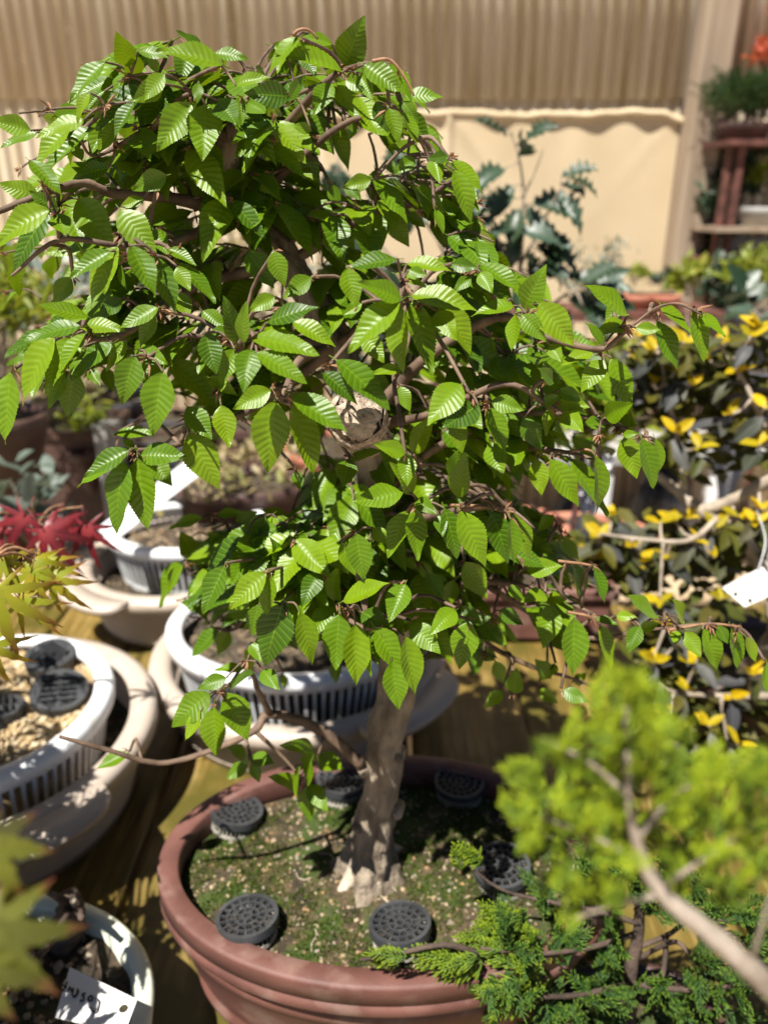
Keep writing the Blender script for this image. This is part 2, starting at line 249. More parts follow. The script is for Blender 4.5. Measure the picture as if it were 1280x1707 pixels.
# ------------------------------------------------------------------ mesh helpers
class MB:
    def __init__(self): self.v = []; self.f = []; self.uv = []
    def add(self, v, f, uv=None):
        o = len(self.v); self.v.extend(v); self.f.extend([tuple(i + o for i in q) for q in f])
        self.uv.extend(uv if uv is not None else [(0.25, 0.5)] * len(v)); return self
    def box(self, x0, x1, y0, y1, z0, z1):
        v = [(x, y, z) for z in (z0, z1) for y in (y0, y1) for x in (x0, x1)]
        return self.add(v, [(0, 2, 3, 1), (4, 5, 7, 6), (0, 1, 5, 4), (2, 6, 7, 3), (0, 4, 6, 2), (1, 3, 7, 5)])
    def tube(self, pts, rad, n=8, cap=True, noise=0.0, nseed=0, uvy=None):
        pts = [Vector(p) for p in pts]; k = len(pts)
        if not hasattr(rad, '__len__'): rad = [rad] * k
        T = [(pts[min(i + 1, k - 1)] - pts[max(i - 1, 0)]).normalized() for i in range(k)]
        a = Vector((0, 0, 1)) if abs(T[0].z) < 0.9 else Vector((1, 0, 0))
        u = T[0].cross(a).normalized(); v = []; uv = []
        rr = random.Random(nseed)
        for i in range(k):
            u = (u - T[i] * u.dot(T[i])).normalized(); w = T[i].cross(u)
            for j in range(n):
                th = 2 * math.pi * j / n; r = rad[i] * (1 + (noise * rr.uniform(-1, 1) if noise else 0))
                v.append(tuple(pts[i] + (u * math.cos(th) + w * math.sin(th)) * r))
                uv.append((0.25, i / (k - 1) if uvy is None else uvy))
        f = []
        for i in range(k - 1):
            for j in range(n):
                j2 = (j + 1) % n; f.append((i * n + j, i * n + j2, (i + 1) * n + j2, (i + 1) * n + j))
        if cap: f.append(tuple(range(n - 1, -1, -1))); f.append(tuple((k - 1) * n + j for j in range(n)))
        return self.add(v, f, uv)
    def build(self, name, m, parent=None, smooth=True, link=True):
        me = bpy.data.meshes.new(name); me.from_pydata(self.v, [], self.f)
        if self.uv and len(self.uv) == len(self.v):
            ul = me.uv_layers.new(name='uv'); li = np.empty(len(me.loops), dtype=np.int32); me.loops.foreach_get('vertex_index', li)
            ul.data.foreach_set('uv', np.asarray(self.uv, dtype=np.float32)[li].ravel())
        if smooth: me.polygons.foreach_set('use_smooth', [True] * len(me.polygons))
        me.materials.append(m); me.update()
        if not link: return me
        o = bpy.data.objects.new(name, me); C.objects.link(o)
        if parent: o.parent = parent
        return o

def tag(o, label=None, cat=None, group=None, kind=None):
    if label: o['label'] = label
    if cat: o['category'] = cat
    if group: o['group'] = group
    if kind: o['kind'] = kind
    return o
def thing(name, label, cat, group=None):
    o = bpy.data.objects.new(name, None); o.empty_display_size = 0.02; C.objects.link(o)
    return tag(o, label, cat, group)
def put(name, me, parent, mtx):
    o = bpy.data.objects.new(name, me); C.objects.link(o); o.parent = parent; o.matrix_world = mtx; return o
def smoothpath(pts, sub=6):
    """Catmull-Rom through (x,y,z,r) points"""
    P = [np.array(p, float) for p in pts]; P = [2 * P[0] - P[1]] + P + [2 * P[-1] - P[-2]]; out = []
    for i in range(1, len(P) - 2):
        for s in range(sub):
            t = s / sub; p0, p1, p2, p3 = P[i - 1:i + 3]
            out.append(0.5 * (2 * p1 + (p2 - p0) * t + (2 * p0 - 5 * p1 + 4 * p2 - p3) * t * t + (3 * p1 - p0 - 3 * p2 + p3) * t ** 3))
    out.append(P[-2]); return out
def frame_matrix(pos, axis, normal, sx, sy, sz):
    y = Vector(axis).normalized(); z = Vector(normal); z = (z - y * z.dot(y))
    if z.length < 1e-5: z = Vector((0.3, -0.7, 0.6)); z = z - y * z.dot(y)
    z.normalize(); x = y.cross(z)
    m = Matrix((x * sx, y * sy, z * sz)).transposed().to_4x4(); m.translation = pos; return m

# oval ring walls: profile of (offset from the rim ellipse, z)
def oval(mb, cx, cy, a, b, prof, seg=96, closed=True, wob=0.0):
    v = []; k = len(prof)
    for i in range(seg):
        t = 2 * math.pi * i / seg; c, s = math.cos(t), math.sin(t); w = 1 + wob * math.sin(3 * t + cx * 20)
        for (d, z) in prof: v.append((cx + (a + d) * c * w, cy + (b + d) * s * w, z))
    f = []
    for i in range(seg):
        i2 = (i + 1) % seg
        for j in range(k if closed else k - 1):
            j2 = (j + 1) % k; f.append((i * k + j, i2 * k + j, i2 * k + j2, i * k + j2))
    mb.add(v, f); return mb
def disc(mb, cx, cy, a, b, z, rings=14, seg=64, amp=0.0, fn=None):
    v = [(cx, cy, z + (fn(cx, cy) if fn else 0))]; f = []
    for r in range(1, rings + 1):
        for i in range(seg):
            t = 2 * math.pi * i / seg; x = cx + a * r / rings * math.cos(t); y = cy + b * r / rings * math.sin(t)
            v.append((x, y, z + (fn(x, y) if fn else 0) + random.uniform(-amp, amp)))
    for i in range(seg): f.append((0, 1 + i, 1 + (i + 1) % seg))
    for r in range(rings - 1):
        for i in range(seg):
            i2 = (i + 1) % seg; f.append((1 + r * seg + i, 1 + (r + 1) * seg + i, 1 + (r + 1) * seg + i2, 1 + r * seg + i2))
    mb.add(v, f); return mb
PEB_V = [(1, 0, 0), (-1, 0, 0), (0, 1, 0), (0, -1, 0), (0, 0, 1), (0, 0, -1)]
PEB_F = [(0, 2, 4), (2, 1, 4), (1, 3, 4), (3, 0, 4), (2, 0, 5), (1, 2, 5), (3, 1, 5), (0, 3, 5)]
def pebbles(mb, n, cx, cy, a, b, zfn, smin, smax, rin=0.0, accept=None):
    for _ in range(n):
        t = random.uniform(0, 2 * math.pi); q = math.sqrt(random.uniform(rin * rin, 1)); x = cx + a * q * math.cos(t); y = cy + b * q * math.sin(t)
        if accept and not accept(x, y): continue
        s = random.uniform(smin, smax) * random.uniform(0.6, 1.0); z = zfn(x, y); rz = random.uniform(0, 6.28); c, sn = math.cos(rz), math.sin(rz)
        # a rough stone: an octahedron with each face's centre pushed out
        V = []
        base = [Vector(p) for p in PEB_V]; pts = base + [Vector((i, j, k)) * 0.62 for i in (-1, 1) for j in (-1, 1) for k in (-1, 1)]
        e = (random.uniform(0.8, 1.3), random.uniform(0.7, 1), random.uniform(0.5, 0.8))
        for p in pts:
            r = random.uniform(0.8, 1.15); px, py, pz = p.x * e[0] * s * r, p.y * e[1] * s * r, p.z * e[2] * s * r
            V.append((x + px * c - py * sn, y + px * sn + py * c, z + pz + s * 0.25))
        F = []
        for (i, sx) in ((1, -1), (0, 1)):
            for (j, sy) in ((3, -1), (2, 1)):
                for (k, sz) in ((5, -1), (4, 1)):
                    idx = 6 + (0 if sx < 0 else 4) + (0 if sy < 0 else 2) + (0 if sz < 0 else 1)
                    F += [(i, j, idx), (j, k, idx), (k, i, idx)]
        mb.add(V, F)
    return mb
def hnoise(x, y, s=1.0): return (math.sin(x * 31 * s + 1.3) * math.cos(y * 37 * s + .4) + 0.6 * math.sin(x * 71 * s + y * 53 * s) + 0.4 * math.cos(x * 127 * s - y * 111 * s))

# ------------------------------------------------------------------ the setting: ground, bench, wall
BZ = -0.125                                   # top of the bench; the soil of the main pot is z = 0
GZ = -0.72
mb = MB(); mb.add([(-40, -30, GZ), (40, -30, GZ), (40, 50, GZ), (-40, 50, GZ)], [(0, 1, 2, 3)])
tag(mb.build('ground', M['ground']), kind='structure')

bench = thing('display_bench', 'wet yellow brown plank bench carrying the pots', 'bench')
x = -1.10; i = 0
while x < 1.2:
    w = random.uniform(0.135, 0.16); g = 0.006
    mbp = MB(); zt = BZ + random.uniform(-0.002, 0.0)
    nseg = 2
    mbp.box(0, w - g, 0, 1.34, -0.024, 0)
    o = mbp.build('plank', M['wood'], bench, smooth=False); o.location = (x, -0.2, zt)
    bv = o.modifiers.new('bevel', 'BEVEL'); bv.width = 0.003; bv.segments = 2
    x += w; i += 1
for xx in (-1.05, 0.0, 1.1):
    for yy in (-0.1, 1.08):
        mbp = MB(); mbp.box(xx, xx + .06, yy, yy + .06, GZ, BZ - 0.083); mbp.build('leg', M['palewood'], bench, smooth=False)
for yy in (-0.1, 0.5, 1.08):
    mbp = MB(); mbp.box(-1.1, 1.2, yy, yy + .05, BZ - 0.083, BZ - 0.027); mbp.build('cross_beam', M['palewood'], bench, smooth=False)
for (xa, xb) in ((-1.1, -0.31), (-0.305, 0.425), (0.43, 1.2)):
    mbp = MB(); mbp.box(xa, xb, 1.145, 1.235, BZ - 0.02, BZ + 0.005); o = mbp.build('edge_board', M['palewood'], bench, smooth=False)
    bv = o.modifiers.new('bevel', 'BEVEL'); bv.width = 0.003

WY = 3.0
wall = thing('corrugated_wall', 'tan weathered corrugated sheet wall behind all the plants', 'wall')
def corr(name, x0, x1, z0, z1, y, pitch=0.0455, amp=0.0085, per=10):
    m = MB(); nx = int((x1 - x0) / pitch * per); v = []; uv = []
    zs = [z0, z0 + (z1 - z0) * .5, z1]
    for t in (0, 0.0012):
        for z in zs:
            for k in range(nx + 1):
                xx = x0 + (x1 - x0) * k / nx; v.append((xx, y + t + amp * math.cos(2 * math.pi * xx / pitch), z))
    f = []; N = nx + 1
    for s in range(2):
        for r_ in range(2):
            for k in range(nx):
                a0 = (s * 3 + r_) * N + k; q = (a0, a0 + 1, a0 + 1 + N, a0 + N); f.append(q if s == 0 else q[::-1])
    for k in range(nx): f.append((k, 3 * N + k, 3 * N + k + 1, k + 1))
    m.add(v, f); return m.build(name, M['wall'], wall)
zlap = at(60, 166, WY).z
corr('corrugated_sheet', -2.2, 2.4, zlap, 2.0, WY - 0.022)
corr('corrugated_sheet', -2.2, 2.4, GZ, zlap + 0.12, WY)
mbp = MB(); mbp.box(-2.2, 2.4, WY + 0.03, WY + 0.07, 0.3, 0.38); mbp.box(-2.2, 2.4, WY + 0.03, WY + 0.07, 1.2, 1.28); mbp.build('rail', M['post'], wall, smooth=False)

# post
pl = at(1184, 0, WY - .13); pr_ = at(1217, 0, WY - .13)
xl = at(1146, 250, WY - .14).x; xr = at(1199, 250, WY - .14).x
post = tag(MB().box(xl, xr, WY - .14, WY - .03, GZ, 2.0).build('wooden_post', M['post'], smooth=False), 'square weathered grey wooden post at the right end of the burlap cloth', 'post')
bv = post.modifiers.new('bevel', 'BEVEL'); bv.width = 0.006; bv.segments = 2

# burlap cloth nailed to the wall, with a rolled top hem
def burlap():
    y0 = WY - 0.036; x0 = at(535, 220, y0).x; x1 = xl + 0.004; ztop = at(900, 190, y0).z; zbot = ztop - 1.0
    nx, nz = 150, 60; v = []; f = []
    def off(x, z):
        d = (ztop - z); e = math.exp(-d * 7)
        s = 0.0015 * math.sin(x * 17 + d * 6) * e + 0.002 * math.sin(x * 43 + 2 + d * 9) * e * e + 0.003 * math.sin(x * 5 + d * 1.5) + 0.0012 * math.sin(x * 29)
        c1 = at(745, 250, y0).x
        s += 0.016 * math.exp(-((x - c1 - d * .03) / 0.014) ** 2) * math.exp(-d * 5)
        s += 0.003 * math.exp(-((x + d * .8 - x1 + .02) / 0.03) ** 2) * math.exp(-d * 6) + 0.007 * math.exp(-((x - d * 0.9 - c1) / 0.03) ** 2) * math.exp(-d * 5)
        return s
    prof = [(-0.024, -0.012), (-0.030, -0.004), (-0.026, 0.006), (-0.014, 0.010), (-0.004, 0.004)]   # rolled hem: y off, z off
    rows = []
    for k in range(nx + 1):
        x = x0 + (x1 - x0) * k / nx; sag = 0.004 * math.sin(x * 9) + 0.003 * math.sin(x * 23 + 1) + 0.0015 * math.sin(x * 61) - 0.02 * max(0, (x - x1 + .06) / .06)
        col = []
        for (dy, dz) in reversed(prof): col.append((x, y0 + dy * (.75 + .2 * math.sin(x * 37)) - 0.002 * math.sin(x * 21), ztop + sag + dz))
        for j in range(nz + 1):
            z = ztop - 0.014 - (ztop - .014 - zbot) * j / nz
            col.append((x, y0 - 0.004 - off(x, z), z + sag * math.exp(-(ztop - z) * 8)))
        rows.append(col)
    K = len(rows[0])
    v = [p for c in rows for p in c]
    for k in range(nx):
        for j in range(K - 1): f.append((k * K + j, k * K + j + 1, (k + 1) * K + j + 1, (k + 1) * K + j))
    m = MB(); m.add(v, f); o = m.build('burlap_cloth', M['burlap'])
    so = o.modifiers.new('thickness', 'SOLIDIFY'); so.thickness = 0.002
    tag(o, 'plain tan burlap cloth with a rolled top hem hung on the wall', 'cloth')
burlap()

# ------------------------------------------------------------------ hornbeam leaf
NV = 12
def hornbeam_leaf(curl, fold, twist, seed):
    rr = random.Random(seed)
    W = 0.275
    def hw(t):
        t = min(1.0, max(0.0, t))
        if t < .40: return W * math.sin(math.pi / 2 * t / .40) ** 0.72
        u = (t - .40) / .60; return W * (1 - u ** 1.75) * (1 - .26 * u)
    rows = 4 * NV; cols = 3
    v = []; uv = []; f = []
    side_ix = {}
    wav = rr.uniform(0, 6); jit = [rr.uniform(-.35, .35) for _ in range(rows + 2)]
    for s in (-1, 1):
        for k in range(rows + 1):
            p = k / rows; te = p + 0.15 * math.sin(math.pi * p); tooth = (1.045 if k % 4 == 0 else 1.02) if k % 2 == 0 else 0.955
            for j in range(cols + 1):
                c = j / cols; cc = c * (tooth if j == cols else 1)
                x = s * hw(te) * cc
                y = p + (te - p) * c + (0.010 if (j == cols and k % 2 == 0 and 0 < k < rows) else 0)
                env = math.sin(math.pi * min(1, c * 0.88 + 0.10)) ** 0.6 * math.sin(math.pi * min(1, max(0, p * .96 + .02)))
                z = -0.0070 * math.cos(math.pi / 2 * k + jit[k] * (k % 4 != 0)) * env
                z += fold * abs(x) + 0.020 * math.sin(p * 7 + wav) * c * s + .012 * math.sin(p * 13 + wav * 2 + s) * c * c
                z -= curl * y * y
                tw = twist * y; x, z = x * math.cos(tw) - z * math.sin(tw), z * math.cos(tw) + x * math.sin(tw)
                if j == 0 and s == 1: side_ix[(s, k, 0)] = side_ix[(-1, k, 0)]; continue
                side_ix[(s, k, j)] = len(v); v.append((x, y, z)); uv.append((0.5 + 0.5 * s * c, p))
        for k in range(rows):
            for j in range(cols):
                q = [side_ix[(s, k, j)], side_ix[(s, k, j + 1)], side_ix[(s, k + 1, j + 1)], side_ix[(s, k + 1, j)]]
                if s == -1: q = q[::-1]
                f.append(tuple(q))
    o = len(v)                                  # petiole: a thin three-sided stalk
    for (y, r, zz) in ((-0.13, 0.010, -0.02), (0.0, 0.011, -0.006), (0.10, 0.006, -0.006)):
        for a in (0, 2.1, 4.2): v.append((r * math.cos(a), y, r * math.sin(a) + zz)); uv.append((0.5, 0.5))
    for r_ in range(2):
        for a in range(3): f.append((o + r_ * 3 + a, o + r_ * 3 + (a + 1) % 3, o + r_ * 3 + 3 + (a + 1) % 3, o + r_ * 3 + 3 + a))
    return v, f, uv
LV = [hornbeam_leaf(cu, fo, tw, i) for i, (cu, fo, tw) in enumerate([(0.05, 0.22, 0.0), (0.12, 0.30, 0.15), (0.20, 0.18, -0.15), (0.02, 0.34, 0.1), (0.28, 0.30, 0.0), (0.10, 0.42, -0.2), (-0.05, 0.2, 0.2), (0.16, 0.12, -0.05)])]

# leaves measured from the photograph: (base x, base y, tip x, tip y, width) in tiles of 400 px shown at 3.2 times, then the distance
TILES = {
 'A': (0, 30, 3.2, 0.400, [(1020,455,850,680,150),(1100,465,1080,735,180),(1165,440,1260,565,130),(735,310,690,190,130),(690,260,640,115,150),(560,235,390,420,75),(610,330,390,440,75),(480,400,395,525,55),(560,390,455,475,60),(640,400,505,500,85),(780,370,520,555,105),(870,350,720,440,100),(720,450,610,610,80),(450,545,205,600,95),(380,570,190,760,85),(500,590,240,790,105),(165,600,-30,545,100),(200,610,10,660,65),(160,760,320,915,105),(210,960,10,880,120),(310,1030,170,930,100),(265,1020,-40,1160,150),(262,1030,60,1300,135),(300,1050,350,1155,130),(420,965,590,1215,165),(640,1020,810,1230,150),(1190,250,870,150,95),(1090,180,955,75,50),(1145,190,1300,195,75),(840,290,800,190,60),(740,175,880,190,65),(1060,345,1050,440,60),(890,840,720,900,110),(400,690,440,760,60),(580,800,400,830,90),(820,1130,890,1250,90),(770,960,650,1010,60),(620,560,520,700,90),(880,300,760,420,90)]),
 'A2': (0, 30, 3.2, 0.47, [(820,390,760,590,130),(690,650,640,840,150),(755,680,900,770,110),(1010,160,960,330,200),(1150,790,960,800,100),(940,850,1060,980,90),(480,1180,260,1260,110),(1030,1030,880,1095,60),(1000,330,1100,480,150),(860,430,960,560,120)]),
 'B': (400, 30, 3.2, 0.415, [(550,275,640,35,185),(545,290,230,170,110),(490,140,330,95,60),(320,100,140,255,60),(480,350,400,495,110),(265,420,50,400,130),(40,450,140,510,90),(-20,360,125,290,70),(0,420,10,555,70),(660,250,850,370,120),(800,240,925,415,55),(725,450,780,585,80),(790,480,850,650,85),(870,450,940,540,70),(380,600,290,570,60),(870,500,940,670,50),(1040,740,1060,860,100),(1110,740,1010,750,60),(1140,810,1250,1045,110),(1130,760,1290,900,60),(930,750,840,810,75),(1040,1020,1090,1130,50),(270,440,340,310,70),(640,300,700,420,90),(560,330,690,370,80),(330,180,400,300,80),(240,190,200,290,40)]),
 'B2': (400, 30, 3.2, 0.475, [(870,420,1065,400,80),(520,360,600,490,100),(480,550,595,770,100),(350,520,490,710,140),(880,500,1000,670,110),(960,710,800,680,80),(720,810,740,1010,140),(700,860,560,900,80),(720,1040,740,1240,165),(790,1040,890,1200,130),(680,1000,640,1120,90),(900,1040,980,1110,60),(1050,1030,1090,1210,100),(1170,1060,1220,1240,80),(1270,1070,1270,1260,60),(300,660,410,860,130),(480,890,530,1000,70),(170,830,150,1040,100),(560,880,640,960,90),(250,1060,260,1200,110),(60,1150,150,1280,140),(470,1120,520,1270,130),(380,1000,300,1120,110),(640,1100,600,1180,60),(940,850,1000,960,110),(620,560,580,640,60),(780,760,830,830,70)]),
 'C': (0, 400, 3.2, 0.365, [(630,35,455,305,125),(590,60,390,190,100),(620,60,560,270,75),(700,30,820,275,130),(800,75,930,370,130),(650,130,665,255,30),(945,140,1010,265,80),(960,130,1140,310,70),(900,50,1035,120,60),(480,415,220,360,60),(430,460,630,450,90),(850,360,650,460,100),(830,400,740,550,90),(290,520,80,825,140),(430,460,140,500,95),(380,520,240,790,120),(460,500,320,680,80),(600,550,375,710,100),(350,690,260,880,100),(60,700,20,1055,125),(720,620,650,850,150),(870,700,815,1015,165),(740,590,880,650,100),(680,540,570,680,80),(1100,500,1150,700,120),(1225,480,1115,510,75),(1260,550,1220,330,110),(1250,580,1180,750,110),(1110,740,1250,800,80),(1000,890,1120,1050,125),(1010,1030,1150,1300,170),(1180,880,1220,1090,115),(750,1150,965,1142,130),(720,1100,655,1070,50)]),
 'C2': (0, 400, 3.2, 0.43, [(380,200,290,330,120),(400,700,350,930,150),(900,650,1160,870,130),(620,1032,800,1012,70),(800,1162,910,1302,130),(520,330,440,300,100),(650,310,530,400,110),(1080,380,1200,470,110),(960,280,1000,420,120),(560,680,600,800,90),(480,690,530,770,90)]),
 'D0': (0, 560, 3.2, 0.355, [(690,610,460,730,110),(690,620,430,780,60),(665,670,590,1020,150),(735,645,780,1015,160)]),
 'D': (400, 400, 3.2, 0.345, [(185,860,140,1210,190),(280,870,410,1225,150),(275,825,550,1010,150),(165,800,-20,890,110),(60,585,20,755,150),(90,600,335,720,120),(60,520,380,555,105),(280,440,490,520,105),(145,440,375,340,100),(185,300,60,370,90),(20,550,10,360,80),(570,150,620,340,110),(840,100,590,140,75),(890,130,1100,120,75),(860,320,650,230,115),(850,330,590,560,150),(862,350,850,685,125),(920,330,1005,690,150),(910,300,1230,310,125),(830,180,980,240,60),(900,160,990,190,60),(1050,380,1130,500,130),(515,640,790,850,140),(440,705,620,835,105),(860,690,715,710,65),(1180,770,1020,940,170),(1270,880,1100,990,150),(920,1140,1020,950,120),(880,1140,730,1090,90),(890,1140,890,1300,105),(1140,1280,1150,1140,95),(580,1170,550,1310,130),(590,1165,760,1130,75),(1130,130,1245,140,80)]),
 'D2': (400, 400, 3.2, 0.42, [(40,60,170,240,150),(380,200,240,290,120),(1100,350,1230,590,115),(1050,340,1220,420,100),(1230,200,1150,260,110),(660,500,760,640,150),(300,1230,320,1330,150),(540,1050,620,1130,120),(1150,960,1180,1120,170),(180,60,230,230,120),(850,780,900,900,120),(650,340,560,390,70),(960,640,1080,660,80)]),
 'E': (800, 400, 3.2, 0.40, [(235,370,325,170,135),(180,350,-20,365,80),(190,390,175,580,55),(220,400,335,515,110),(0,130,210,260,90),(0,170,60,270,90),(310,340,490,540,150),(790,400,580,245,100),(770,450,650,470,95),(830,470,950,480,70),(660,560,590,440,60),(960,340,1110,495,60),(940,430,1065,660,90),(1130,380,1220,615,75),(1180,390,1290,510,60),(660,640,545,785,110),(700,630,800,900,115),(600,600,440,660,80),(370,560,430,640,85),(670,945,790,880,120),(790,1000,800,920,90),(660,980,560,985,85),(420,860,570,890,100),(440,920,540,1010,120),(420,800,540,850,80),(385,890,345,1030,60),(40,890,140,1110,115),(230,950,320,1110,100),(60,860,220,900,100),(60,1080,110,1260,130),(300,1170,326,1346,100),(370,1170,531,1396,130),(490,1170,651,1451,90),(610,1150,681,1426,45),(770,1050,830,1255,120),(860,1060,950,1300,80),(930,1060,970,1260,40),(760,1040,830,1030,50),(390,760,320,690,80),(330,880,420,830,60)]),
 'E2': (800, 400, 3.2, 0.45, [(200,700,270,880,130),(740,330,680,440,120),(60,520,20,640,90),(160,680,60,780,110),(300,560,260,660,90),(120,760,60,870,100),(200,1040,260,1130,110),(280,800,330,860,80)]),
 'F': (200, 780, 3.2, 0.375, [(710,470,555,615,115),(560,520,450,760,125),(780,560,590,735,130),(800,560,760,775,110),(900,630,850,410,135),(1060,560,980,705,130),(1150,710,1150,550,110),(870,720,770,1040,190),(740,730,700,890,100),(960,770,1040,1030,120),(1130,740,1020,885,130),(760,1080,830,1160,110),(700,930,750,1030,80),(1180,400,1250,560,90)]),
 'F2': (200, 780, 3.2, 0.50, [(340,520,250,660,80),(330,500,200,720,60),(400,480,330,350,120),(430,540,470,640,120),(440,270,270,310,60),(560,420,480,350,120),(700,380,740,310,70),(620,300,720,240,90),(540,850,380,1000,90),(580,860,520,990,110),(620,840,690,800,110),(700,700,580,810,90),(860,820,940,960,120),(1150,1030,1150,1140,110),(870,1100,880,1170,60),(1050,300,980,420,140),(1180,300,1090,480,150),(720,430,830,440,70),(900,260,760,230,60),(520,250,640,230,60),(980,240,880,300,110),(650,430,560,500,90)]),
 'G': (500, 780, 3.2, 0.355, [(550,130,300,185,130),(600,130,540,0,110),(620,170,700,220,100),(570,230,475,460,115),(610,215,620,470,120),(770,215,850,465,120),(850,230,995,500,150),(1020,230,1120,490,130),(1130,240,1240,470,110),(1120,270,1140,500,60),(840,160,860,-40,120),(300,350,340,580,140),(560,620,480,800,150),(230,710,455,620,120),(210,780,190,1050,150),(295,830,300,1135,150),(375,900,365,1105,45),(330,770,450,830,120),(400,850,540,1080,130),(560,900,610,1190,120),(490,1030,525,1270,130),(590,830,730,970,140),(830,760,720,850,120),(900,820,850,1055,140),(740,250,760,360,80),(390,320,470,400,80)]),
 'G2': (500, 780, 3.2, 0.43, [(730,880,800,960,80),(880,500,980,680,125),(970,530,1145,530,75),(940,970,930,1100,120),(1040,1030,1080,1140,75),(1140,1200,1150,1090,90),(1080,1190,990,1270,85),(1290,650,1220,710,100),(150,330,60,440,150),(680,560,760,680,150),(640,500,700,600,130),(820,600,780,740,130),(860,740,960,830,120),(1000,860,1100,940,110),(1110,630,1190,700,110),(1060,760,1180,830,100),(560,480,620,540,90),(420,600,400,700,100)]),
 'H': (880, 780, 3.2, 0.40, [(95,680,0,680,90),(100,690,175,700,90),(130,730,85,945,140),(245,800,240,1085,140),(385,840,445,1050,65),(240,510,320,700,60),(350,530,405,710,50),(690,790,525,695,85),(595,840,535,975,80),(600,860,690,830,60),(830,820,780,710,85),(790,870,780,940,65),(840,870,910,1000,95),(930,860,1040,1070,110),(1080,850,1135,1065,70),(1010,840,1060,930,60),(1160,900,1210,1030,60),(1270,1040,1270,1190,60),(470,790,560,790,60),(180,1190,310,1240,90),(-10,545,165,525,100),(360,800,470,830,50),(150,1050,120,1100,50)]),
 'H2': (880, 780, 3.2, 0.46, [(90,330,40,430,120),(190,380,260,480,120),(130,250,60,330,110),(120,1120,60,1040,120),(60,1180,150,1250,130),(250,1150,300,1100,80),(200,440,120,400,110)]),
 'I': (0, 800, 2.0, 0.385, [(700,710,575,815,90),(670,770,625,860,40),(715,755,715,915,85),(755,710,825,855,100),(755,660,665,690,50),(770,690,845,650,70),(810,630,725,628,30),(830,640,820,570,40)]),
 'J': (0, 1207, 2.0, 0.42, [(1050,110,985,55,70),(1060,110,1140,150,70),(1020,190,1020,110,65),(1030,200,1085,280,70),(1025,205,1030,322,60),(1000,210,920,170,60),(990,240,1005,150,60),(840,110,910,130,50),(830,120,765,80,60),(825,130,760,180,50),(840,130,865,190,40),(430,100,330,140,50)]),
}
LEAVES = []       # (matrix, variant)
HB = []           # leaf bases, for the twigs
def add_leaf(base, axis, normal, length, width, var=None):
    var = random.randrange(len(LV)) if var is None else var
    LEAVES.append((frame_matrix(base, axis, normal, width / 0.50, length, length), var))
for key, (ox, oy, sc, Y0, lst) in TILES.items():
    dark = key.endswith('2')
    for (bx, by, tx, ty, w) in lst:
        B = (ox + bx / sc, oy + by / sc); T = (ox + tx / sc, oy + ty / sc); wpx = w / sc
        Y = Y0 + random.uniform(-0.02, 0.02)
        b = at(*B, Y); zc = (b - CAM).dot(FW)
        Lpx = math.hypot(T[0] - B[0], T[1] - B[1]); mpp = zc / FPX
        Lm = Lpx * mpp
        want = max(Lm * 1.06, min(0.036, wpx * mpp * 1.75))       # a foreshortened leaf leans in depth
        lean = math.sqrt(max(0, want * want - Lm * Lm)); lean = min(lean, 0.9 * Lm + 0.004)
        t = at(*T, Y - lean * (0.92 if not dark else 0.4))
        ax = (t - b) * 1.10; L = ax.length
        view = (CAM - (b + t) / 2).normalized()
        ratio = min(1.0, (wpx * mpp * 1.02) / (L * 0.50))
        roll = math.acos(ratio) * 0.8
        side = ax.normalized().cross(view)
        upn = 1 if side.z > 0 else -1
        nrm = view * math.cos(roll) + side.normalized() * upn * math.sin(roll) + Vector((-.05, 0, 0.25))
        add_leaf(b, ax, nrm, L, max(min(wpx * mpp * 1.02, L * .53), L * 0.42) if ratio > .6 else L * 0.44)
        HB.append(b)
NH = len(LEAVES)

# trunk and branches ------------------------------------------------
tree = thing('hornbeam_bonsai', 'bonsai hornbeam with bright green serrated leaves in the red brown oval pot', 'bonsai')
def pathof(lst, sub=7): return smoothpath([(*at(x_, y_, Y_), r_) for (x_, y_, Y_, r_) in lst], sub)
TR = [(618, 1452, .4585, .0205), (619, 1420, .4590, .0165), (626, 1375, .460, .0142), (640, 1290, .462, .0132), (644, 1215, .464, .0124), (662, 1140, .467, .0120), (655, 1000, .470, .0112), (625, 850, .472, .0108), (602, 715, .466, .0105), (560, 580, .470, .0098), (480, 440, .478, .0090), (405, 350, .480, .0084), (378, 290, .475, .0074), (386, 235, .47, .0058), (425, 165, .46, .0035)]
tp = pathof(TR, 10)
def build_trunk():
    m = MB(); n = 30; v = []; f = []; k = len(tp)
    for i, p in enumerate(tp):
        q0 = tp[max(0, i - 1)]; q1 = tp[min(k - 1, i + 1)]
        T = Vector((q1 - q0)[:3]).normalized(); u = T.cross(Vector((0, 1, 0))).normalized(); w = u.cross(T)
        h = i / k
        for j in range(n):
            th = 2 * math.pi * j / n
            flute = 0.10 * math.sin(3 * th + h * 9) + 0.08 * math.sin(5 * th - h * 14 + 1) + 0.045 * math.sin(9 * th + h * 25) + 0.04 * math.sin(13 * th - h * 60)
            root = max(0, 1 - h * 7.5)
            flute += root * 0.42 * max(0, math.sin(4 * th + 0.7)) + 0.06 * math.sin(h * 90 + th * 2)
            if i == 0: flute += 0.25
            rr = p[3] * (1 + flute) + 0.0006 * random.uniform(-1, 1)
            v.append(tuple(Vector(p[:3]) + (u * math.cos(th) + w * math.sin(th)) * rr - Vector((0, 0, 0.008 if i == 0 else 0))))
    for i in range(k - 1):
        for j in range(n):
            j2 = (j + 1) % n; f.append((i * n + j, i * n + j2, (i + 1) * n + j2, (i + 1) * n + j))
    m.add(v, f); return m
tb = build_trunk().build('trunk', M['bark'], tree)
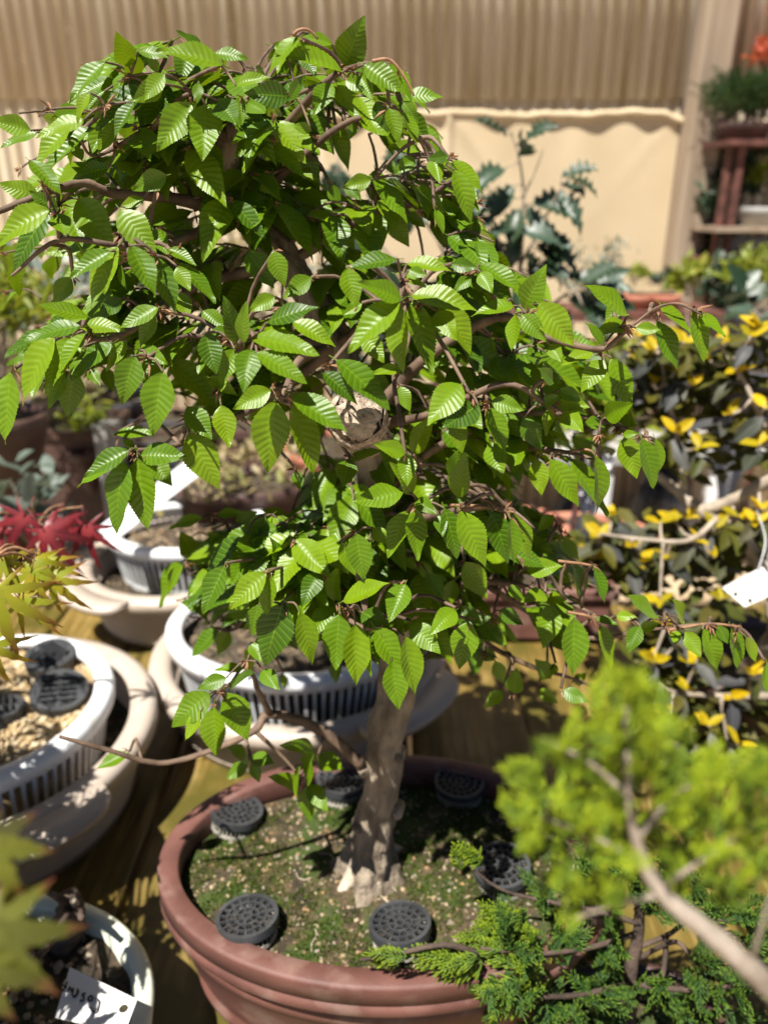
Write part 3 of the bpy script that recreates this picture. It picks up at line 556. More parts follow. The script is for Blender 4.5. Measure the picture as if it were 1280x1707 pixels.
# exposed root flare at the foot, its paleness mostly painted sunlight
m = MB()
for (dx, dy, r0, zt) in ((-0.018, -0.022, .008, .045), (0.004, -0.026, .010, .06), (0.020, -0.012, .007, .035), (-0.026, -0.004, .007, .03), (0.022, 0.012, .007, .03), (-0.008, 0.022, .007, .03)):
    b0 = onz(618, 1448, 0.0)
    r0 *= .95
    pts = smoothpath([(b0.x + dx * 1.5, b0.y + dy * 1.35, 0.001, r0 * .3), (b0.x + dx * .95, b0.y + dy * .9, 0.007, r0 * .75), (b0.x + dx * .55 + .001, b0.y + dy * .55, zt * .5, r0 * .85), (b0.x + dx * .32 + .003, b0.y + dy * .34, zt, r0 * .4)], 5)
    m.tube([p[:3] for p in pts], [p[3] for p in pts], 11, noise=0.07, nseed=int(dx * 1000))
m.build('root_flare', M['rootbark_sunlit'], tree)
# stub of a cut branch
m = MB(); s0 = at(607, 715, .45); s1 = at(596, 697, .352)
pts = smoothpath([(*s0, .012), (*((s0 + s1) / 2), .0130), (*s1, .0135), (*(s1 + (s1 - s0) * .06), .010)], 5)
m.tube([p[:3] for p in pts], [p[3] for p in pts], 14, noise=0.22, nseed=5); 
pts = smoothpath([(*s0, .010), (*at(618, 728, .365), .0095), (*at(622, 732, .352), .0065)], 4); m.tube([p[:3] for p in pts], [p[3] for p in pts], 10, noise=0.25, nseed=8)
m.build('pruned_stub', M['stub'], tree)
# knobs on the trunk
for (px, py, r_) in ((664, 1268, .0045), (596, 1385, .004), (662, 1360, .0045), (606, 1290, .0045)):
    p = at(px, py, .452); m = MB(); m.tube([p + Vector((0, 0.012, 0)), p + Vector((0, .004, 0)), p, p - Vector((0, .003, 0))], [r_ * 1.3, r_ * 1.1, r_ * .8, r_ * .3], 8, noise=.2, nseed=px); m.build('trunk_knob', M['bark'], tree)
BR = [
 [(602, 1275, .455, .0075), (560, 1235, .452, .0068), (500, 1200, .447, .0058), (445, 1192, .44, .0048), (425, 1218, .432, .0042), (350, 1252, .42, .0034), (265, 1272, .412, .0030), (180, 1250, .402, .0026), (100, 1228, .392, .0020)],
 [(450, 1190, .44, .004), (430, 1150, .43, .003), (415, 1120, .42, .002), (370, 1150, .40, .0016)],
 [(600, 720, .46, .007), (700, 605, .44, .0058), (830, 530, .425, .0040), (910, 562, .41, .0030), (1000, 582, .40, .0026), (1040, 555, .395, .0014), (1090, 515, .39, .0010), (1130, 507, .385, .0008), (1170, 525, .38, .0006)],
 [(420, 365, .48, .0075), (300, 332, .46, .0055), (190, 322, .435, .0042), (140, 305, .425, .0036), (80, 320, .41, .0028), (0, 352, .40, .0024), (-20, 360, .40, .002)],
 [(480, 440, .478, .007), (330, 475, .45, .0045), (200, 560, .41, .0028), (110, 555, .39, .0014)],
 [(400, 350, .48, .006), (300, 400, .44, .004), (210, 410, .40, .0025), (100, 400, .39, .002), (20, 460, .38, .0012)],
 [(560, 580, .468, .006), (500, 600, .43, .004), (470, 668, .385, .0028)],
 [(560, 580, .468, .006), (640, 520, .43, .004), (680, 503, .375, .0028)],
 [(640, 930, .47, .006), (560, 985, .43, .004), (490, 1000, .40, .0024)],
 [(645, 950, .47, .006), (590, 1000, .42, .004), (580, 1030, .39, .0028), (615, 1050, .37, .0016)],
 [(630, 880, .472, .006), (720, 860, .43, .0042), (800, 845, .39, .003), (850, 850, .37, .0018), (890, 880, .36, .001)],
 [(655, 1000, .468, .006), (800, 970, .46, .0045), (900, 985, .43, .003), (960, 1010, .415, .002), (1010, 1035, .405, .001)],
 [(800, 970, .46, .004), (960, 1060, .46, .003), (1080, 1050, .43, .0018), (1170, 1040, .415, .0013), (1230, 1045, .41, .0009)],
 [(700, 1010, .465, .004), (860, 1100, .46, .003), (950, 1130, .46, .002), (1000, 1150, .46, .0015)],
 [(620, 840, .472, .006), (740, 740, .45, .004), (860, 745, .43, .003), (950, 755, .41, .002), (1000, 770, .40, .001)],
 [(740, 740, .45, .004), (860, 690, .43, .003), (1000, 700, .42, .002), (1060, 725, .41, .0012), (1090, 740, .405, .0008)],
 [(386, 235, .47, .0055), (460, 225, .46, .0048), (490, 195, .45, .0042), (545, 135, .43, .0028), (600, 108, .42, .0018), (640, 105, .415, .0012)],
 [(460, 300, .475, .004), (560, 215, .46, .003), (620, 190, .45, .002), (660, 170, .44, .0014), (700, 230, .43, .001)],
 [(480, 440, .478, .006), (600, 365, .48, .005), (700, 335, .475, .0038), (760, 300, .46, .0025), (780, 330, .45, .0018)],
 [(700, 335, .475, .0035), (760, 360, .46, .002), (800, 400, .44, .0014)],
 [(386, 235, .47, .005), (320, 200, .45, .0036), (250, 150, .435, .0024), (190, 105, .425, .0014)],
 [(320, 200, .45, .003), (240, 220, .43, .002), (160, 260, .42, .0014), (130, 225, .415, .001)],
 [(620, 850, .472, .006), (480, 885, .50, .0045), (390, 920, .505, .0028), (310, 945, .51, .0014)],
 [(480, 885, .50, .003), (400, 1040, .49, .002), (350, 1045, .485, .001)],
 [(560, 580, .468, .006), (420, 680, .43, .004), (300, 740, .385, .0025), (220, 752, .365, .0018)],
 [(560, 580, .468, .0055), (420, 560, .42, .004), (400, 580, .385, .003)],
 [(602, 715, .46, .006), (720, 690, .42, .004), (840, 640, .40, .0028), (920, 680, .40, .0016)],
 [(425, 1218, .432, .003), (470, 1260, .43, .002), (505, 1300, .425, .0012)],
]
BPTS = []
for b in BR:
    p = pathof(b, 6); mb = MB(); mb.tube([q[:3] for q in p], [max(.0005, q[3] * .60) for q in p], 9, noise=0.12, nseed=len(BPTS))
    mb.build('branch', M['twig'], tree)
    BPTS += [Vector(q[:3]) for q in p]
BPTS += [Vector(q[:3]) for q in tp[40:]]

# random leaves filling the crown behind the measured ones: short twigs, each with a fan of leaves
OUT = [(0, 190), (120, 170), (140, 110), (200, 80), (310, 85), (420, 120), (470, 90), (590, 60), (660, 120), (720, 170), (745, 240), (795, 310), (820, 400), (850, 450), (900, 470), (950, 545), (1010, 570), (1040, 640), (1050, 720), (1000, 790), (900, 780), (900, 850), (960, 900), (990, 980), (960, 1080), (880, 1120), (800, 1095), (700, 1100), (600, 1080), (480, 1050), (430, 1050), (330, 1060), (300, 1010), (300, 910), (380, 870), (470, 870), (505, 780), (480, 720), (400, 700), (340, 760), (250, 700), (160, 600), (60, 680), (0, 600)]
GAPS = [(600, 275, 62), (715, 400, 40), (300, 345, 30), (690, 270, 35), (250, 690, 45), (60, 240, 40), (60, 500, 42), (595, 705, 52), (640, 400, 28), (660, 930, 22), (820, 985, 30), (870, 1010, 40), (1000, 860, 50), (510, 420, 28), (470, 790, 40), (30, 350, 30)]
def inside(x, y):
    c = False; n = len(OUT); j = n - 1
    for i in range(n):
        xi, yi = OUT[i]; xj, yj = OUT[j]
        if (yi > y) != (yj > y) and x < (xj - xi) * (y - yi) / (yj - yi) + xi: c = not c
        j = i
    return c and all((x - gx) ** 2 + (y - gy) ** 2 > r * r for gx, gy, r in GAPS)
def ok(p): return inside(*proj(p))
TW = MB()
def twig(a, b, r0=.0010, r1=.0006):
    a = Vector(a); b = Vector(b); mid = (a + b) / 2 + Vector((random.uniform(-1, 1), random.uniform(-1, 1), random.uniform(-.2, 1))) * (b - a).length * 0.10 + Vector((0, .22, .06)) * (b - a).length
    p = smoothpath([(*a, r0), (*mid, (r0 + r1) / 2), (*b, r1)], 3); TW.tube([q[:3] for q in p], [q[3] for q in p], 5, noise=.1)
BUD = MB()
def bud(p, d, n=5, s=.0065):
    for _ in range(n):
        dd = (Vector(d).normalized() + Vector((random.uniform(-1, 1), random.uniform(-1, 1), random.uniform(-1, 1))) * .8).normalized()
        a = Vector(p); b = a + dd * s * random.uniform(.5, 1.2); sd_ = dd.cross(Vector((random.random(), random.random(), random.random() + .1))).normalized() * .0009
        mdl = (a + b) / 2 + sd_.cross(dd).normalized() * .0008
        BUD.add([tuple(a), tuple(mdl + sd_), tuple(b), tuple(mdl - sd_)], [(0, 1, 2), (0, 2, 3)])
axis_pts = [Vector(q[:3]) for q in tp]
ntry = 0; nfill = 0
while nfill < 2350 and ntry < 26000:
    ntry += 1
    px, py = random.uniform(0, 1060), random.uniform(60, 1120)
    low = ntry % 22 == 0
    if low: px, py = random.uniform(400, 640), random.uniform(880, 1040)
    rearlow = ntry % 9 == 1
    if rearlow: px, py = random.uniform(560, 900), random.uniform(830, 1040)
    if not inside(px, py): continue
    Y = random.uniform(0.425, 0.62)
    if (px > 720 and py < 450) or py > 980: Y = random.uniform(.42, .52)
    if low: Y = random.uniform(.39, .44)
    elif rearlow: Y = random.uniform(.48, .60)
    elif px < 420 and py > 850: Y = random.uniform(.47, .54)
    c = at(px, py, Y)
    near = min(axis_pts, key=lambda q: abs(q.z - c.z)); outw = Vector((c.x - near.x, c.y - near.y, 0))
    if outw.length < 1e-3: continue
    outw.normalize(); outw = (outw + Vector((random.uniform(-.5, .5), random.uniform(-.5, .3), random.uniform(-.35, .15)))).normalized()
    n = random.randint(3, 6); L0 = random.uniform(.018, .03)
    root = c - outw * L0; nb = min(BPTS, key=lambda q: (q - root).length_squared)
    if (nb - root).length < .09: twig(nb, root, .0011, .0008)
    twig(root, c + outw * .004, .0008, .0005)
    sidev = outw.cross(Vector((0, 0, 1))).normalized(); made = 0
    for k in range(n):
        s = -1 if k % 2 else 1; p = root.lerp(c, k / max(1, n - 1))
        ax = (outw * random.uniform(.5, 1.0) + sidev * s * random.uniform(.4, 1.0) + Vector((0, 0, random.uniform(-.75, -.05)))).normalized()
        L = random.uniform(.026, .039) * (0.9 if k == 0 else 1)
        q = p + ax * L
        if not ok(q) or not ok(p + ax * L * .5): continue
        nr = Vector((random.uniform(-.45, .35), random.uniform(-.9, .1), 1.0))
        add_leaf(p, ax, nr, L, L * random.uniform(.40, .48)); made += 1
    nfill += made
    if made and random.random() < .6: bud(c, outw, 4)

# twigs to the measured leaves: leaf stalks that meet share one twig
left = list(HB); used = [False] * len(left)
for i, b in enumerate(left):
    if used[i]: continue
    grp = [j for j in range(len(left)) if not used[j] and (left[j] - b).length < .022]
    for j in grp: used[j] = True
    cen = sum((left[j] for j in grp), Vector()) / len(grp) + Vector((0, .003, .0))
    for j in grp:
        if (left[j] - cen).length > .003: twig(cen, left[j], .0007, .0005)
    nb = min(BPTS, key=lambda q: (q - cen).length_squared)
    if (nb - cen).length > .004: twig(nb, cen, .0013, .0009)
    bud(cen, Vector((random.uniform(-1, 1), -.8, -.2)), 7 if len(grp) > 1 else 3, .008)
TW.build('twigs', M['twig'], tree)['kind'] = 'stuff'
BUD.build('bud_scales', M['bud'], tree, smooth=False)['kind'] = 'stuff'

# red shoot tips that arch over at the ends of some branches
for pts in ([(480, 75), (495, 52), (515, 50), (530, 65)], [(620, 102), (650, 100), (675, 130), (690, 160)], [(1010, 575), (1070, 530), (1110, 508), (1140, 508), (1165, 525)], [(745, 842), (810, 845), (850, 860), (870, 890)], [(930, 935), (990, 945), (1015, 975)], [(1115, 1050), (1180, 1040), (1235, 1045)], [(945, 1020), (985, 1030), (1000, 1060)], [(950, 752), (985, 752), (1005, 785)]):
    mb = MB(); p = smoothpath([(*at(x_, y_, .40 if x_ < 700 and y_ < 300 else (.365 if 740 < x_ < 900 else .40)), .0009 - .00012 * i) for i, (x_, y_) in enumerate(pts)], 5)
    mb.tube([q[:3] for q in p], [max(.0003, q[3]) for q in p], 6); mb.build('shoot_tip', M['bud'], tree)

# which leaves show largest: one ray for every fourth pixel of the photograph
pv, pf, pid = [], [], []
DI = [(0, 0, 0), (-.2, .3, 0), (-.22, .6, 0), (0, 1, 0), (.22, .6, 0), (.2, .3, 0)]
for i, (mt, va) in enumerate(LEAVES):
    o = len(pv); pv += [tuple(mt @ Vector(d)) for d in DI]; pf.append(tuple(range(o, o + 6))); pid.append(i)
bvh = BVHTree.FromPolygons(pv, pf)
cnt = np.zeros(len(LEAVES), int)
for py in range(2, 1707, 6):
    for px in range(2, 1280, 6):
        h = bvh.ray_cast(CAM, ray(px, py).normalized(), 3.0)
        if h[2] is not None: cnt[pid[h[2]]] += 1
order = np.argsort(-cnt)
top = set(int(i) for i in order[:300])
LM = []
for (v, f, uv) in LV:
    m = MB(); m.add(v, f, uv); LM.append(m.build('leaf', M['leaf'], link=False))
rest = MB()
for i, (mt, va) in enumerate(LEAVES):
    if i in top: put('leaf', LM[va], tree, mt)
    else:
        v, f, uv = LV[va]; a = np.asarray(v) @ np.asarray(mt.to_3x3()).T + np.asarray(mt.translation)
        rest.add([tuple(q) for q in a], f, uv)
o = rest.build('foliage', M['leaf'], tree); o['kind'] = 'stuff'

# ------------------------------------------------------------------ the oval red brown pot, its soil, moss and grit
PX, PYc, PA, PB = 0.002, 0.467, 0.180, 0.1165
pot = thing('oval_bonsai_pot', 'red brown oval training pot with a wide rim holding the hornbeam', 'pot')
m = MB(); oval(m, PX, PYc, PA, PB, [(-.0165, .0185), (-.015, .0205), (-.003, .0205), (-.0005, .0195), (0, .018), (0, .0045), (-.0012, .0038), (-.0012, .0026), (.0004, .0018), (.0004, -.006), (-.001, -.0085), (-.004, -.0095), (-.012, -.0095), (-.0165, -.004)], 140); m.build('rim', M['terra'], pot)
m = MB(); oval(m, PX, PYc, PA, PB, [(-.0125, -.004), (-.0125, -.020), (-.0095, -.024), (-.0095, -.031), (-.0130, -.035), (-.0165, -.06), (-.0235, -.082), (-.0240, -.086), (-.021, -.089), (-.022, -.096), (-.030, -.106), (-.040, -.106), (-.034, -.08), (-.0205, -.02), (-.0200, -.004)], 140); m.build('wall', M['terra'], pot)
m = MB(); oval(m, PX, PYc, PA, PB, [(-.03, -.103), (-.034, BZ + .001), (-.046, BZ + .001), (-.046, -.103)], 140); m.build('foot_ring', M['terra'], pot)
def soilz(x, y):
    d = math.hypot((x - PX) / PA, (y - PYc) / PB); return 0.010 * (1 - min(1, d) ** 2) - 0.003 + 0.0016 * hnoise(x, y)
m = MB(); disc(m, PX, PYc, PA - .018, PB - .018, 0, 44, 120, .0007, soilz)
so = m.build('potting_soil', M['soil']); tag(so, 'brown soil with green moss in the oval red brown pot', 'soil', kind='stuff')
def mossy(x, y): return hnoise(x * 1.1 + .3, y * 1.1, .8) + 0.5 * math.sin(x * 160) * math.cos(y * 150) > -0.05
m = MB(); pebbles(m, 1300, PX, PYc, PA - .021, PB - .021, soilz, .0008, .0026)
tag(m.build('grit', M['pebble'], smooth=False), 'tan and grey grit strewn over the mossy soil', 'grit', kind='stuff')
m = MB(); cnt_ = 0
while cnt_ < 26000:
    t = random.uniform(0, 6.283); q = math.sqrt(random.random()); x = PX + (PA - .02) * q * math.cos(t); y = PYc + (PB - .02) * q * math.sin(t)
    if not mossy(x, y) and random.random() < .9: cnt_ += 1; continue
    cnt_ += 1; z = soilz(x, y) - .0005; h = random.uniform(.0016, .0042); a = random.uniform(0, 6.28); wdt = random.uniform(.0004, .0008); lx, ly = random.uniform(-.5, .5) * h, random.uniform(-.5, .5) * h
    c_, s_ = math.cos(a) * wdt, math.sin(a) * wdt
    m.add([(x - c_, y - s_, z), (x + c_, y + s_, z), (x + lx + c_ * .7, y + ly + s_ * .7, z + h * .7), (x + lx * 1.5, y + ly * 1.5, z + h), (x + lx - c_ * .7, y + ly - s_ * .7, z + h * .7)], [(0, 1, 2, 3, 4)], [(.5, 0), (.5, 0), (.5, .6), (.5, 1), (.5, .6)])
tag(m.build('moss', M['moss'], smooth=False), 'green moss carpet growing over the soil of the hornbeam', 'moss', kind='stuff')
# pale dry root threads on the soil
m = MB()
for _ in range(9):
    x = random.uniform(-.07, .05); y = random.uniform(.40, .50); a = random.uniform(0, 6.28); pts = []
    for k in range(4): pts.append((x, y, soilz(x, y) + .0016, .0006)); a += random.uniform(-.8, .8); x += .006 * math.cos(a); y += .006 * math.sin(a)
    p = smoothpath(pts, 3); m.tube([q[:3] for q in p], .0005, 4)
tag(m.build('dry_roots', M['rootbark_sunlit']), 'pale dry root threads lying on the moss', 'roots', kind='stuff')

# fertiliser baskets: a perforated black lid on a short mesh wall
def ringmesh(mb, r0, r1, z0, z1, seg=40):
    v = []; f = []
    for i in range(seg):
        t = 2 * math.pi * i / seg; c, s = math.cos(t), math.sin(t); v += [(r0 * c, r0 * s, z0), (r1 * c, r1 * s, z0), (r1 * c, r1 * s, z1), (r0 * c, r0 * s, z1)]
    for i in range(seg):
        i2 = (i + 1) % seg
        for j in range(4): f.append((i * 4 + j, i2 * 4 + j, i2 * 4 + (j + 1) % 4, i * 4 + (j + 1) % 4))
    mb.add(v, f)
def basket_meshes(R_=0.0225):
    lid = MB(); h0, h1 = .010, .0124
    ringmesh(lid, R_ * .86, R_, h0 - .0035, h1 + .0004, 48)
    for (a, b) in ((.60, .665), (.345, .41), (.10, .19)): ringmesh(lid, R_ * a, R_ * b, h0, h1, 36)
    for (ra, rb, n, ph) in ((.65, .88, 18, 0), (.40, .61, 14, .2), (.18, .355, 7, .1)):
        for i in range(n):
            t = 2 * math.pi * i / n + ph; c, s = math.cos(t), math.sin(t); w = .00065
            v = []
            for z in (h0 + .0002, h1 - .0002):
                for r_ in (ra * R_, rb * R_):
                    for e in (-1, 1): v.append((r_ * c - e * w * s, r_ * s + e * w * c, z))
            lid.add(v, [(0, 2, 3, 1), (4, 5, 7, 6), (0, 1, 5, 4), (2, 6, 7, 3), (0, 4, 6, 2), (1, 3, 7, 5)])
    wl_ = MB()
    ringmesh(wl_, R_ * .86, R_ * .90, -.004, -.001, 40); ringmesh(wl_, R_ * .86, R_ * .90, .0035, .0045, 40)
    for i in range(34):
        t = 2 * math.pi * i / 34; wl_.tube([(R_ * .88 * math.cos(t), R_ * .88 * math.sin(t), z) for z in (-.004, .008)], .0007, 4)
    con = MB(); disc(con, 0, 0, R_ * .85, R_ * .85, .0035, 6, 30, .0012)
    return lid.build('lid', M['black'], link=False, smooth=False), wl_.build('mesh_wall', M['greymesh'], link=False, smooth=False), con.build('fertiliser', M['darksoil'], link=False)
lidm, wallm, conm = basket_meshes()
BK = [((413, 1531), .012, -10, 6, 'black perforated fertiliser basket nearest the lower left rim of the oval pot'), ((668, 1540), .012, -14, 2, 'black perforated fertiliser basket at the front, straight below the trunk'), ((838, 1442), .012, -6, -4, 'black perforated fertiliser basket to the right of the trunk beside the juniper'), ((390, 1343), .012, 8, 10, 'black perforated fertiliser basket at the left rear rim of the oval pot'), ((766, 1298), .012, 0, 0, 'shaded black fertiliser basket behind the trunk on the right'), ((567, 1296), .012, 4, 5, 'shaded black fertiliser basket half hidden behind the trunk on the left')]
for (pp, z, tx, ty, lab) in BK:
    r = thing('fertiliser_basket', lab, 'fertiliser basket', 'fertiliser baskets on the soil of the oval pot')
    q = onz(*pp, z + .008); r.location = (q.x, q.y, soilz(q.x, q.y) + .0045); r.rotation_euler = (R(-tx) * -1 * .8, R(ty), random.uniform(0, 3))
    for nm, me in (('lid', lidm), ('mesh_wall', wallm), ('fertiliser', conm)):
        o = bpy.data.objects.new(nm, me); C.objects.link(o); o.parent = r

# ------------------------------------------------------------------ the pots on the left: white sieve pots set in beige outer pots
def beige_pot(label, cx, cy, a, b, zr, lugs=()):
    t = thing('beige_outer_pot', label, 'pot', 'beige plastic outer pots')
    m = MB(); oval(m, cx, cy, a, b, [(-.030, zr - .006), (-.028, zr - .001), (-.022, zr + .003), (-.010, zr + .004), (-.002, zr + .001), (0, zr - .005), (0, zr - .016), (-.004, zr - .017), (-.008, zr - .008), (-.026, zr - .012)], 96); m.build('rim', M['beige'], t)
    hb = zr - .013
    m = MB(); prof = [(-.014, hb)]
    zz = hb
    while zz > BZ + .012:
        prof += [(-.014 - (hb - zz) * .28, zz - .003), (-.0125 - (hb - zz) * .28, zz - .0035), (-.0125 - (hb - zz) * .28, zz - .006), (-.014 - (hb - zz) * .28, zz - .0065)]; zz -= .0065
    e = prof[-1][0]
    prof += [(e, BZ + .001), (e - .03, BZ + .001), (e - .008, BZ + .01), (-.026, hb)]
    oval(m, cx, cy, a, b, prof, 110); m.build('wall', M['beige'], t)
    for ang in lugs:
        c, s = math.cos(ang), math.sin(ang); m = MB(); v = []; n = 24
        for k in range(n + 1):
            u = -1 + 2 * k / n; th = ang + u * 0.42; w = .034 * max(0, 1 - u ** 4) ** .5
            for (d, z) in ((-.004, zr + .0035), (w * .5, zr + .0045), (w - .003, zr + .003), (w, zr - .002), (w - .003, zr - .009), (-.004, zr - .010)): v.append((cx + (a + d) * math.cos(th), cy + (b + d) * math.sin(th), z))
        f = [(k * 6 + j, (k + 1) * 6 + j, (k + 1) * 6 + (j + 1) % 6, k * 6 + (j + 1) % 6) for k in range(n) for j in range(6)]
        m.add(v, f); m.build('handle', M['beige'], t)
    m = MB(); fn = lambda x_, y_: .003 * hnoise(x_, y_)
    disc(m, cx, cy, a - .028, b - .028, zr - .042, 16, 60, .002, fn); m.build('soil', M['darksoil'], t)
    m = MB(); pebbles(m, 700, cx, cy, a - .032, b - .032, lambda x_, y_: zr - .042 + fn(x_, y_), .002, .0055, rin=.6); m.build('grit', M['darkpebble'], t, smooth=False)['kind'] = 'stuff'
    return t
def sieve_pot(label, cx, cy, a, b, zr, depth, nb, soilmat, pebmat, soild=.018, npeb=1500):
    t = thing('white_sieve_pot', label, 'pot', 'white plastic sieve pots')
    m = MB(); oval(m, cx, cy, a, b, [(-.022, zr - .004), (-.020, zr + .001), (-.014, zr + .003), (-.005, zr + .003), (-.001, zr), (0, zr - .006), (-.001, zr - .015), (-.004, zr - .015), (-.006, zr - .005), (-.018, zr - .006)], 110); m.build('rim', M['white'], t)
    m = MB(); oval(m, cx, cy, a, b, [(-.008, zr - .005), (-.0085, zr - .020), (-.0115, zr - .020), (-.011, zr - .005)], 96)
    oval(m, cx, cy, a, b, [(-.020, zr - depth + .008), (-.021, zr - depth), (-.045, zr - depth), (-.024, zr - depth + .008)], 96)
    for i in range(nb):
        th = 2 * math.pi * i / nb; c, s = math.cos(th), math.sin(th); tx, ty = -s * .0019, c * .0019
        v = []
        for (d, z) in ((-.0085, zr - .018), (-.0205, zr - depth + .004)):
            for dd in (0, -.003):
                for e in (-1, 1): v.append((cx + (a + d + dd) * c + e * tx, cy + (b + d + dd) * s + e * ty, z))
        m.add(v, [(0, 1, 3, 2), (4, 6, 7, 5), (0, 4, 5, 1), (2, 3, 7, 6), (0, 2, 6, 4), (1, 5, 7, 3)])
    m.build('slotted_wall', M['white'], t, smooth=False)
    fn = lambda x_, y_: .004 * hnoise(x_, y_) + .006 * (1 - min(1, math.hypot((x_ - cx) / a, (y_ - cy) / b)))
    m = MB(); oval(m, cx, cy, a, b, [(-.013, zr - soild - .002), (-.026, zr - depth + .006), (-.03, zr - depth + .006), (-.02, zr - soild - .002)], 80); disc(m, cx, cy, a - .012, b - .012, zr - soild - .004, 20, 70, .0015, fn); m.build('soil', soilmat, t)
    m = MB(); pebbles(m, npeb, cx, cy, a - .018, b - .018, lambda x_, y_: zr - soild - .004 + fn(x_, y_), .0022, .0058); m.build('grit', pebmat, t, smooth=False)['kind'] = 'stuff'
    return t
A = (-.432, .682); B_ = (-.112, .872); Cc = (-.335, 1.135)
beige_pot('large beige pot at the left edge with a broad handle lug catching leaf shadows', *A, .180, .186, -.026, lugs=(R(-52),))
sieve_pot('white sieve pot of tan grit with black discs at the left edge', *A, .138, .142, 0.004, .085, 76, M['grit'], M['tanpebble'], .012, 1800)
beige_pot('beige outer pot directly behind the hornbeam trunk', *B_, .192, .186, -.046, lugs=(R(-40),))
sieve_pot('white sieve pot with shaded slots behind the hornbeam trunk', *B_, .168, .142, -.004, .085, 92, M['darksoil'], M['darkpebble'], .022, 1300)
beige_pot('beige outer pot farthest back, below the red maple leaves', *Cc, .160, .168, -.034, lugs=(R(-125),))
sieve_pot('white sieve pot farthest back, holding the long white label', Cc[0] + .015, Cc[1] + .035, .138, .112, .004, .085, 70, M['darksoil'], M['pebble'], .03, 500)
# black discs lying on the grit of the left sieve pot
def dish(label, p, r, tilt, rz):
    t = thing('fertiliser_dish', label, 'fertiliser dish', 'black fertiliser dishes in the left sieve pot'); t.location = p; t.rotation_euler = (tilt[0], tilt[1], rz)
    m = MB(); ringmesh(m, r * .82, r, -.002, .010, 40); m.build('rim', M['black'], t, smooth=False)
    m = MB(); disc(m, 0, 0, r * .83, r * .83, .006, 6, 32, .0006, lambda a_, b__: .004 * math.cos(a_ / r * 9)); m.build('lid', M['black'], t)
    m = MB()
    for k in range(5): m.box(-r * .6, r * .6, (-.5 + k * .25) * r - .0012, (-.5 + k * .25) * r + .0012, .008, .0125)
    m.build('ridge', M['black'], t, smooth=False)
q = onz(100, 1158, 0.0); dish('black ridged fertiliser dish with a shiny edge, nearer one in the left sieve pot', (q.x, q.y, -.001), .030, (.25, .1), .3)
q = onz(85, 1100, 0.0); dish('black ridged fertiliser dish farther back beneath the yellow maple leaves', (q.x, q.y, -.001), .028, (.1, -.15), 1.0)
q = onz(-5, 1190, 0.0); dish('black ridged fertiliser dish cut off by the left picture edge', (q.x, q.y, -.001), .028, (.1, .1), 2.0)
q = onz(275, 885, 0.0); 
# long white label lying on the rear sieve pot
m = MB(); a_ = at(175, 893, 1.02); b_ = at(335, 770, 1.16)
d = (b_ - a_).normalized(); n_ = Vector((0.25, -.55, .8)).normalized(); s_ = d.cross(n_).normalized() * .016; n_ = s_.cross(d).normalized() * .0012
v = [tuple(p + e * s_ + g * n_) for g in (-1, 1) for p in (a_, b_) for e in (-1, 1)]
m.add(v, [(0, 2, 3, 1), (4, 5, 7, 6), (0, 1, 5, 4), (2, 6, 7, 3), (0, 4, 6, 2), (1, 3, 7, 5)])
tag(m.build('plant_label', M['white'], smooth=False), 'long blank white label leaning across the rear sieve pot', 'label')

# cream pot in the lower left corner, its stump and its written label
D = (-.300, .362)
t = thing('cream_pot', 'glazed cream white pot in the lower left corner', 'pot')
m = MB(); oval(m, *D, .138, .108, [(-.014, -.030), (-.012, -.024), (-.003, -.024), (0, -.028), (-.004, -.05), (-.018, -.09), (-.035, BZ + .001), (-.05, BZ + .001), (-.024, -.06)], 90); m.build('wall', M['cream'], t)
m = MB(); disc(m, *D, .126, .096, -.036, 16, 60, .002, lambda x_, y_: .004 * hnoise(x_, y_)); m.build('soil', M['darksoil'], t)
m = MB(); pebbles(m, 500, *D, .118, .09, lambda x_, y_: -.036 + .004 * hnoise(x_, y_), .002, .005); m.build('grit', M['pebble'], t, smooth=False)['kind'] = 'stuff'
st = thing('pruned_stump', 'dark pruned stump with cut twigs at the rim of the cream pot', 'stump')
m = MB(); p0 = onz(128, 1560, -.03)
pts = smoothpath([(p0.x - .01, p0.y, -.04, .012), (p0.x - .004, p0.y, -.015, .011), (p0.x, p0.y, .006, .009), (p0.x + .002, p0.y, .014, .006)], 4); m.tube([q[:3] for q in pts], [q[3] for q in pts], 12, noise=.2, nseed=2); m.build('trunk', M['darkbark'], st)
for (ex, ey, y_) in ((82, 1488, .41), (122, 1500, .415), (136, 1530, .40), (60, 1600, .36)):
    m = MB(); e = at(ex, ey, y_); b0 = Vector((p0.x, p0.y, .004)); pts = smoothpath([(*b0, .0035), (*(b0.lerp(e, .5) + Vector((.003, 0, -.002))), .0028), (*e, .0022)], 4); m.tube([q[:3] for q in pts], [q[3] for q in pts], 8, noise=.12, nseed=ex); m.build('twig', M['darkbark'] if ex != 122 else M['greybark'], st)
